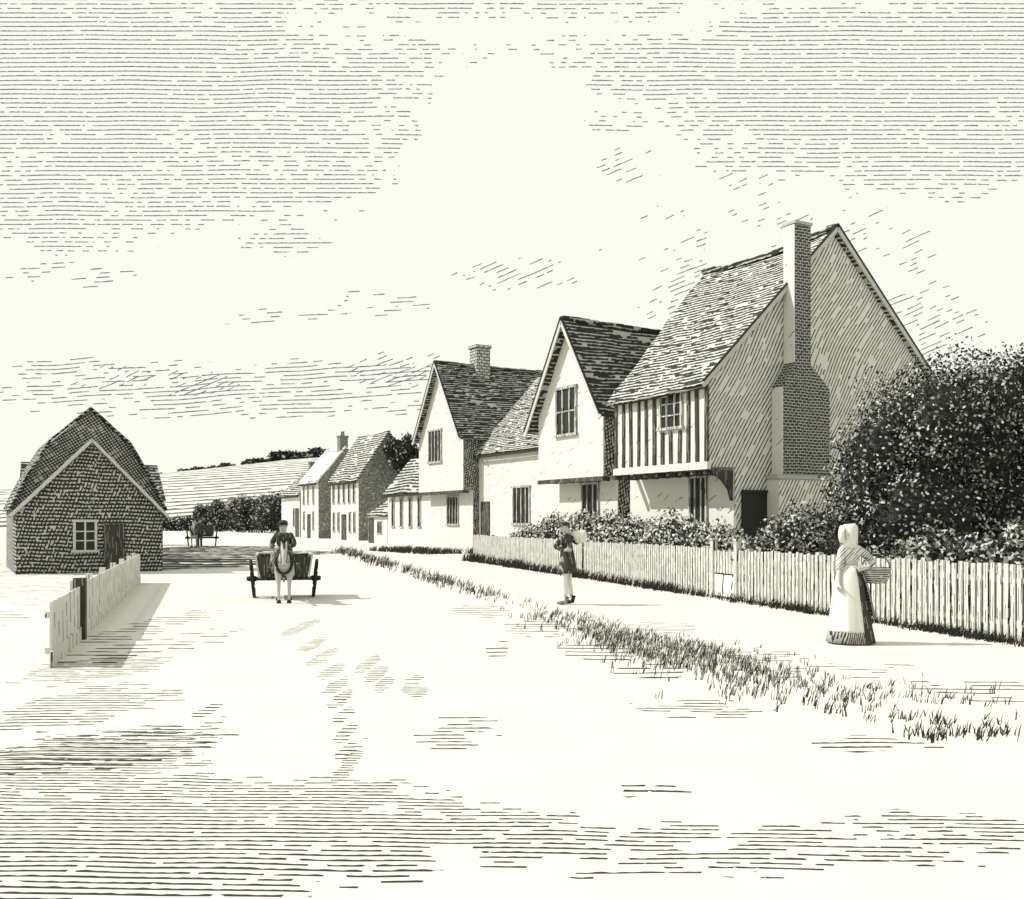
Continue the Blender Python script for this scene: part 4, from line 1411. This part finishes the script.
# ---- horse, front view
def make_horse(label, loc, s=1.0, rz=0.0, hide='hide'):
    h = thing('horse', label, 'horse', loc, rz)
    h.scale = (s,) * 3
    # local: -Y is forward (towards the camera)
    J = {}
    def j(n, p, r): J[n] = (p, r)
    j('barrel', (0, .55, .92), (.25, .27)); j('chest', (0, .12, .92), (.20, .25)); j('rump', (0, 1.0, .96), (.23, .25)); j('tail0', (0, 1.24, 1.0), .06); j('tail1', (0, 1.34, .75), .05); j('tail2', (0, 1.36, .42), .03)
    j('neck0', (0, -.04, 1.10), (.12, .17)); j('neck1', (0, -.20, 1.25), (.085, .13)); j('poll', (0, -.32, 1.33), (.075, .09)); j('face', (0, -.42, 1.16), (.068, .085)); j('muzzle', (0, -.48, .98), (.050, .055)); j('nose', (0, -.495, .92), (.047, .045))
    j('earl', (-.055, -.30, 1.43), .022); j('earlt', (-.06, -.30, 1.50), .008); j('earr', (.055, -.30, 1.43), .022); j('earrt', (.06, -.30, 1.50), .008)
    for q, sx in (('l', -1), ('r', 1)):
        j('fs' + q, (sx * .13, .10, .74), .085); j('fk' + q, (sx * .125, .06 - (.05 if sx > 0 else 0), .42), .048); j('ff' + q, (sx * .12, .08 - (.02 if sx > 0 else 0), .13), .03); j('fh' + q, (sx * .12, .04, .03), .048)
        j('hs' + q, (sx * .14, 1.0, .76), .11); j('hk' + q, (sx * .15, .92, .62), .085); j('hh' + q, (sx * .14, 1.12, .42), .045); j('hf' + q, (sx * .14, 1.06, .13), .032); j('hv' + q, (sx * .14, 1.02, .03), .048)
    E = [('barrel', 'chest'), ('barrel', 'rump'), ('rump', 'tail0'), ('tail0', 'tail1'), ('tail1', 'tail2'), ('chest', 'neck0'), ('neck0', 'neck1'), ('neck1', 'poll'), ('poll', 'face'), ('face', 'muzzle'), ('muzzle', 'nose'),
         ('poll', 'earl'), ('earl', 'earlt'), ('poll', 'earr'), ('earr', 'earrt')]
    for q in 'lr':
        E += [('chest', 'fs' + q), ('fs' + q, 'fk' + q), ('fk' + q, 'ff' + q), ('ff' + q, 'fh' + q), ('rump', 'hs' + q), ('hs' + q, 'hk' + q), ('hk' + q, 'hh' + q), ('hh' + q, 'hf' + q), ('hf' + q, 'hv' + q)]
    skin_mesh('body', (J, E), M[hide], h)
    b = BM()
    ell(b, (-.062, -.40, 1.22), (.014, .018, .014), 8, 6); ell(b, (.062, -.40, 1.22), (.014, .018, .014), 8, 6)
    ell(b, (-.022, -.535, .93), (.010, .008, .014), 8, 6); ell(b, (.022, -.535, .93), (.010, .008, .014), 8, 6)
    obj('eyes_and_nostrils', b, M['ink'], h)
    b = BM()
    tube(b, [(0, -.25, 1.42), (0, -.10, 1.36), (0, .08, 1.22)], [(.03, .06), (.045, .05), (.03, .04)], 8)
    tube(b, [(0, -.34, 1.42), (0, -.42, 1.31)], [(.02, .035), (.01, .02)], 8)
    obj('mane', b, M['hair'], h, True)
    b = BM()
    # collar, bridle and noseband
    tube(b, [(math.cos(a) * .19, -.02 + .05 * math.sin(a), .98 + math.sin(a) * .26) for a in [2 * math.pi * k / 20 for k in range(21)]], .035, 8)
    obj('collar', b, M['leather'], h, True)
    b = BM()
    tube(b, [(math.cos(a) * .066, -.455 + .065 * math.sin(a) * .8, 1.05 + math.sin(a) * .05) for a in [2 * math.pi * k / 16 for k in range(17)]], .010, 6)
    for sx in (-1, 1):
        tube(b, [(sx * .068, -.455, 1.05), (sx * .076, -.38, 1.22), (sx * .07, -.30, 1.38)], .009, 6)
        tube(b, [(sx * .06, -.47, .98), (sx * .18, -.1, 1.05), (sx * .20, .6, 1.15), (sx * .12, 1.5, 1.2)], .008, 6)
    obj('bridle', b, M['leather'], h, True)
    for sx in (-1, 1):
        for (yy_, zz) in ((.035, 0), (1.015, 0)):
            b = BM()
            xx = sx * (.12 if yy_ < .5 else .14)
            tube(b, [(xx, yy_ - .01, 0.002), (xx, yy_, .05), (xx, yy_ + .01, .08)], [.058, .052, .042], 10)
            obj('hoof', b, M['leather'], h, True)
    return h


def make_cart(label, loc, s=1.0, rz=0.0):
    c = thing('cart', label, 'cart', loc, rz)
    c.scale = (s,) * 3
    W2 = .60
    for sx in (-1, 1):
        wl_ = BM()
        r_, n = .40, 32
        tilt = .10 * sx
        cx = sx * (W2 + .05)
        def wp(a, r, dx=0): return (cx + dx + (r * math.sin(a)) * tilt * 1.0, math.cos(a) * r, .40 + math.sin(a) * r)
        tube(wl_, [wp(2 * math.pi * k / n, r_ - .025) for k in range(n + 1)], [(.03, .028)] * (n + 1), 8)
        w_ = obj('wheel', wl_, M['cart_wood'], c, True)
        b = BM()
        tube(b, [wp(2 * math.pi * k / n, r_) for k in range(n + 1)], [(.012, .03)] * (n + 1), 8)
        obj('iron_tyre', b, M['ink'], w_, True)
        for k in range(10):
            b = BM()
            a = 2 * math.pi * k / 10
            bar(b, wp(a, .05), wp(a, r_ - .04), .03, .03)
            obj('spoke', b, M['cart_wood'], w_)
        b = BM()
        tube(b, [(cx - .08, 0, .40), (cx, 0, .40), (cx + sx * .12, 0, .40)] if sx > 0 else [(cx + .08, 0, .40), (cx, 0, .40), (cx - .12, 0, .40)], [.055, .065, .045], 12)
        obj('hub', b, M['ink'], w_, True)
    b = BM(); box(b, -W2, W2, -.04, .04, .36, .44)
    obj('axle', b, M['cart_wood'], c)
    b = BM(); box(b, -.48, .48, -.65, .65, .46, .50)
    obj('floor', b, M['cart_wood'], c)
    # flared sides
    for sx in (-1, 1):
        b = BM()
        hexa(b, [(sx * .46, -.66, .50), (sx * .485, -.66, .50), (sx * .56, -.68, .90), (sx * .535, -.68, .90)], [(sx * .46, .66, .50), (sx * .485, .66, .50), (sx * .56, .68, .90), (sx * .535, .68, .90)])
        obj('side_board', b, M['cart_wood'], c)
        b = BM()
        bar(b, (sx * .55, -.70, .92), (sx * .55, .70, .92), .05, .035)
        bar(b, (sx * .50, -.685, .45), (sx * .57, -.70, .93), .035, .035)
        obj('side_rail', b, M['barge'], c)
        b = BM()
        tube(b, [(sx * .34, -.3, .47), (sx * .32, -.9, .62), (sx * .27, -1.6, .74), (sx * .25, -2.25, .80)], .028, 8)
        obj('shaft', b, M['cart_wood'], c, True)
    b = BM()
    hexa(b, [(-.46, -.665, .50), (.46, -.665, .50), (.53, -.69, .88), (-.53, -.69, .88)], [(-.46, -.64, .50), (.46, -.64, .50), (.53, -.665, .88), (-.53, -.665, .88)])
    obj('front_board', b, M['cart_wood'], c)
    b = BM()
    hexa(b, [(-.46, .645, .50), (.46, .645, .50), (.53, .67, .90), (-.53, .67, .90)], [(-.46, .67, .50), (.46, .67, .50), (.53, .695, .90), (-.53, .695, .90)])
    obj('tail_board', b, M['cart_wood'], c)
    b = BM(); box(b, -.50, .50, -.50, -.22, .90, .935)
    obj('seat', b, M['cart_wood'], c)
    return c


HC = (284 - 512) / 1000
make_horse('pale horse in black collar pulling the nearer cart, facing us in the road', (HC * 19.6, 19.6, 0), .82, R(13))
make_cart('dark low two wheeled cart with flared sides behind the nearer horse', (HC * 21.3 + .0, 21.3, 0), 1.0, R(13))


def driver(loc, label, s=1.0, hat='white_cloth'):
    dr = thing('person', label, 'person', loc)
    dr.scale = (s,) * 3
    P = dict(pelvis=(0, 0, .10), waist=(0, -.02, .24), chest=(0, -.03, .42), neck=(0, -.04, .58), head=(0, -.06, .69), crown=(0, -.05, .76),
             shl=(-.16, -.03, .51), ell=(-.26, -.10, .30), wrl=(-.12, -.30, .24), hnl=(-.08, -.35, .25),
             shr=(.16, -.03, .51), elr=(.26, -.10, .30), wrr=(.12, -.30, .24), hnr=(.08, -.35, .25),
             hil=(-.09, -.03, .09), knl=(-.13, -.42, .10), anl=(-.13, -.46, -.30), tol=(-.14, -.58, -.34),
             hir=(.09, -.03, .09), knr=(.13, -.42, .10), anr=(.13, -.46, -.30), tor=(.14, -.58, -.34))
    J, E = person_skeleton(P, .95)
    human_head(J, E, P['head'], (0, -1, 0))
    add_fingers(J, E, 'l', (.5, -.6, 0), (0, 0, 1), (.02, .02, -.02))
    add_fingers(J, E, 'r', (-.5, -.6, 0), (0, 0, 1), (-.02, .02, -.02))
    skin_mesh('body', (J, E), M['skin'], dr)
    head_parts(dr, P['head'], (0, -1, 0), .085)
    J = {n: (P[n], r) for n, r in dict(waist=.15, chest=.165, shl=.08, ell=.065, wrl=.04, shr=.08, elr=.065, wrr=.04).items()}
    J['hip'] = ((0, -.01, .10), .16); J['collar'] = ((0, -.035, .54), .09)
    skin_mesh('jacket', (J, [('hip', 'waist'), ('waist', 'chest'), ('chest', 'collar'), ('chest', 'shl'), ('shl', 'ell'), ('ell', 'wrl'), ('chest', 'shr'), ('shr', 'elr'), ('elr', 'wrr')]), M['dark_cloth'], dr)
    J = {n: (P[n], r) for n, r in dict(pelvis=.13, hil=.11, knl=.08, anl=.055, hir=.11, knr=.08, anr=.055).items()}
    skin_mesh('trousers', (J, [('pelvis', 'hil'), ('hil', 'knl'), ('knl', 'anl'), ('pelvis', 'hir'), ('hir', 'knr'), ('knr', 'anr')]), M['grey_cloth'], dr)
    b = BM()
    for sx in (-1, 1):
        tube(b, [(sx * .13, -.45, -.26), (sx * .13, -.47, -.33), (sx * .135, -.54, -.345), (sx * .14, -.63, -.35)], [.06, .055, .05, .03], 10)
    obj('boots', b, M['leather'], dr, True)
    b = BM()
    tube(b, [(0, -.05, .745), (0, -.05, .752)], [(.165, .165), (.165, .165)], 20)
    ht = obj('hat_brim', b, M['dark_cloth'], dr, True)
    ht.name = 'hat'
    b = BM()
    tube(b, [(0, -.05, .753), (0, -.05, .82), (0, -.05, .845)], [(.10, .10), (.09, .09), (.04, .04)], 16)
    obj('hat_crown', b, M['dark_cloth'], ht, True)
    return dr


driver((HC * 20.95, 20.95, .84), 'cart driver in dark jacket and round hat sitting above the horse', .95)

# distant group: second horse and cart and a walker
make_horse('distant white horse standing beyond the shaded patch of road, left of the walker', ((194 - 512) / 1000 * 63, 63, 0), 1.15, R(17))
make_cart('distant cart behind the far white horse at the street end', ((202 - 512) / 1000 * 66.5, 66.5, 0), 1.4, R(17))
wk = thing('person', 'distant walker in dark clothes and white collar beside the far horse', 'person', ((200 - 512) / 1000 * 61.5, 61.5, 0))
wk.scale = (1.1,) * 3
P = dict(pelvis=(0, 0, .88), waist=(0, 0, 1.02), chest=(0, 0, 1.22), neck=(0, 0, 1.43), head=(0, -.02, 1.55), crown=(0, -.02, 1.62),
         shl=(-.17, 0, 1.35), ell=(-.26, -.02, 1.10), wrl=(-.27, -.12, .88), hnl=(-.27, -.15, .82), shr=(.17, 0, 1.35), elr=(.26, .0, 1.10), wrr=(.27, -.05, .88), hnr=(.27, -.07, .82),
         hil=(-.09, 0, .84), knl=(-.09, -.05, .47), anl=(-.09, .02, .08), tol=(-.10, -.12, .035), hir=(.09, 0, .84), knr=(.10, -.12, .48), anr=(.10, -.08, .08), tor=(.10, -.22, .035))
J, E = person_skeleton(P)
human_head(J, E, P['head'], (0, -1, 0))
add_fingers(J, E, 'l', (0, -.3, -1), (.2, -1, 0), (.02, 0, 0))
add_fingers(J, E, 'r', (0, -.3, -1), (-.2, -1, 0), (-.02, 0, 0))
skin_mesh('body', (J, E), M['skin'], wk)
head_parts(wk, P['head'], (0, -1, 0), .085)
J = {n: (P[n], r) for n, r in dict(waist=.15, chest=.17, shl=.08, ell=.06, wrl=.042, shr=.08, elr=.06, wrr=.042).items()}
J['hem'] = ((0, 0, .72), .17); J['collar'] = ((0, 0, 1.38), .09)
skin_mesh('coat', (J, [('hem', 'waist'), ('waist', 'chest'), ('chest', 'collar'), ('chest', 'shl'), ('shl', 'ell'), ('ell', 'wrl'), ('chest', 'shr'), ('shr', 'elr'), ('elr', 'wrr')]), M['dark_cloth'], wk)
J = {n: (P[n], r) for n, r in dict(pelvis=.13, hil=.1, knl=.075, anl=.055, hir=.1, knr=.075, anr=.055).items()}
skin_mesh('trousers', (J, [('pelvis', 'hil'), ('hil', 'knl'), ('knl', 'anl'), ('pelvis', 'hir'), ('hir', 'knr'), ('knr', 'anr')]), M['dark_cloth'], wk)
b = BM()
tube(b, [(0, -.02, 1.60), (0, -.02, 1.607)], [(.15, .15), (.15, .15)], 18)
tube(b, [(0, -.02, 1.608), (0, -.02, 1.70)], [(.095, .095), (.085, .085)], 16)
obj('hat', b, M['dark_cloth'], wk, True)
